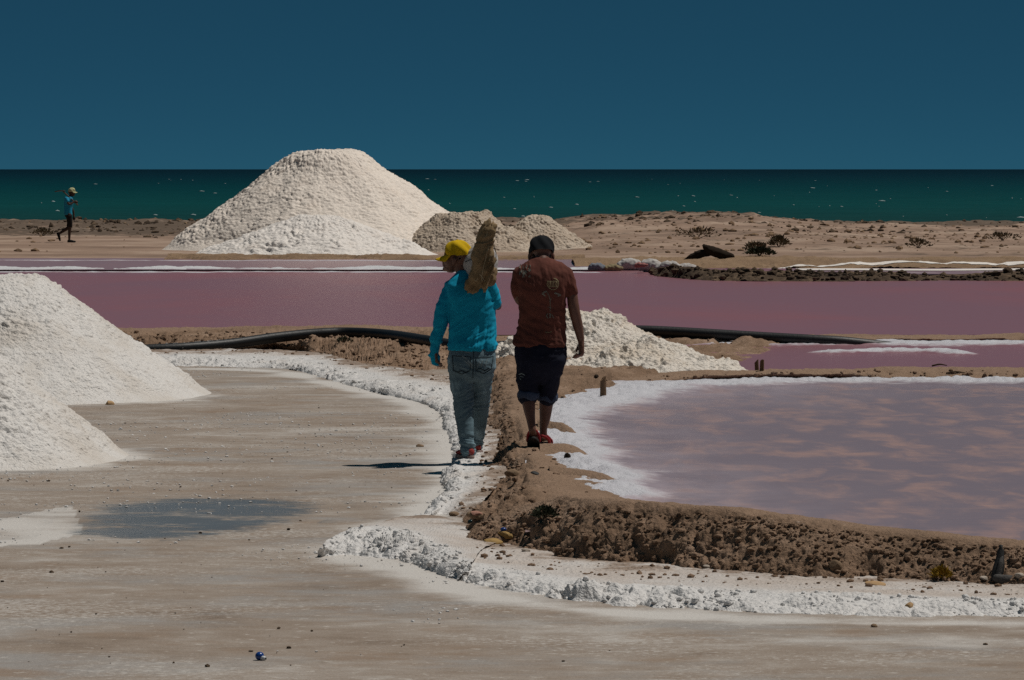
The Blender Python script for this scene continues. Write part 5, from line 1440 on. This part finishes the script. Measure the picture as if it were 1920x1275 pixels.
for i, (px, py, r, h, lab, mt) in enumerate(SHR):
    q = PZ(px, py, 0.15); z = ground_hit(q.x, q.y)
    q = PZ(px, py, z); z = ground_hit(q.x, q.y); q.z = z
    tuft("dry_shrub", q, r * (0.75 + 0.5 * ((i * 37) % 10) / 10), h * (0.7 + 0.5 * ((i * 53) % 10) / 10), 170 + 60 * (i % 5), M[mt], lab, "shrub", 100 + i, "shrubs on the beach", 0.035)
tuft("seaweed_tuft", seen(1022, 972), 0.075, 0.06, 300, M['leaf_green'], "dark spiky tuft on the crest of the front bank", "plant", 201, None, 0.012)
tuft("yellow_weed", seen(1765, 1086), 0.06, 0.06, 160, M['weed'], "yellowish weed tuft low on the front bank", "plant", 202, None, 0.012)
tuft("green_tuft", seen(645, 642), 0.12, 0.05, 120, M['leaf_green'], "flat dark green weed on the bank under the pipe arch", "plant", 203, None, 0.014)

# sandbags on the far shore
SB = [(1120, 508, 0.36, 0.17, 'bag_grey', "leftmost grey sandbag at the far shore of the pink pond", 0.0), (1150, 508, 0.42, 0.15, 'bag_olive', "low olive sandbag second from left on the far shore", 0.2), (1183, 507, 0.62, 0.25, 'bag_white', "plump white sandbag third from left on the far shore", 0.15),
      (1203, 501, 0.30, 0.10, 'bag_pink', "small pinkish bag lying on top of the white sandbags", -0.3), (1222, 510, 0.58, 0.27, 'bag_white', "bulging white sandbag in the middle of the row", -0.5), (1256, 512, 0.60, 0.25, 'bag_white', "creased white sandbag second from right in the row", -0.35), (1290, 510, 0.50, 0.17, 'bag_white', "rightmost white sandbag tapering onto the shelf", -0.1)]
for i, (px, py, ln, h, mt, lab, rz) in enumerate(SB):
    c = PZ(px, py, 0.06 + (0.14 if 'top' in lab else 0))
    B = Body(); B.tube([(-ln * 0.42, 0, h * 0.42), (-ln * 0.2, 0.02, h * 0.52), (ln * 0.15, -0.01, h * 0.50), (ln * 0.42, 0, h * 0.36)], [h * 0.40, h * 0.58, h * 0.56, h * 0.34], 18, [1.3] * 4, up=(0, 0, 1) if False else (0, 1, 0))
    o = B.build("sandbag", M[mt], 0.018, None, 3, lambda V: 0.022 * (ridged(V, (0.12, 0.2, 0.12), 20 + i, 2) - 0.3) + 0.012 * fbm(V, 0.06, 2, i))
    o.location = c; o.rotation_euler = (0, 0, rz); tag(o, lab, "sandbag", "sandbags on the far shore")

# driftwood
c = PZ(1330, 488, 0.12)
B = Body(); B.tube([(-0.10, 0, 0.33), (0.05, 0.0, 0.24), (0.30, 0.0, 0.15), (0.56, 0.0, 0.09)], [0.07, 0.12, 0.12, 0.08], 16)
B.tube([(-0.14, 0.1, 0.36), (-0.12, 0.1, 0.40)], [0.04, 0.02], 10); B.tube([(-0.62, 0.15, 0.0), (-0.3, 0.15, 0.13), (-0.02, 0.1, 0.20)], [0.04, 0.10, 0.11], 14)
o = B.build("driftwood_log", M['log'], 0.02, None, 2, lambda V: 0.02 * fbm(V, 0.12, 3, 8)); o.location = c
tag(o, "dark charred driftwood log leaning on the far shelf", "log")
c = PZ(1700, 690, 0.2)
for k, (px, py, ln, a, lab) in enumerate(((1792, 701, 0.20, 0.1, "thin dark twig lying on the tan bank at right"), (1762, 687, 0.16, 0.06, "dark twig on the crest of the tan bank"), (1618, 516, 0.55, 0.5, "thin twig sticking up from the rubble bank"))):
    B = Body(); B.tube([(-ln / 2, 0, 0), (0, 0.01, 0.015), (ln / 2, 0.02, ln * 0.25 * a)], [0.010, 0.009, 0.005], 8); o = mesh_obj("twig", np.concatenate(B.V), B.F, M['twig']); o.location = seen(px, py) + Vector((0, 0, 0.008)); tag(o, lab, "twig")
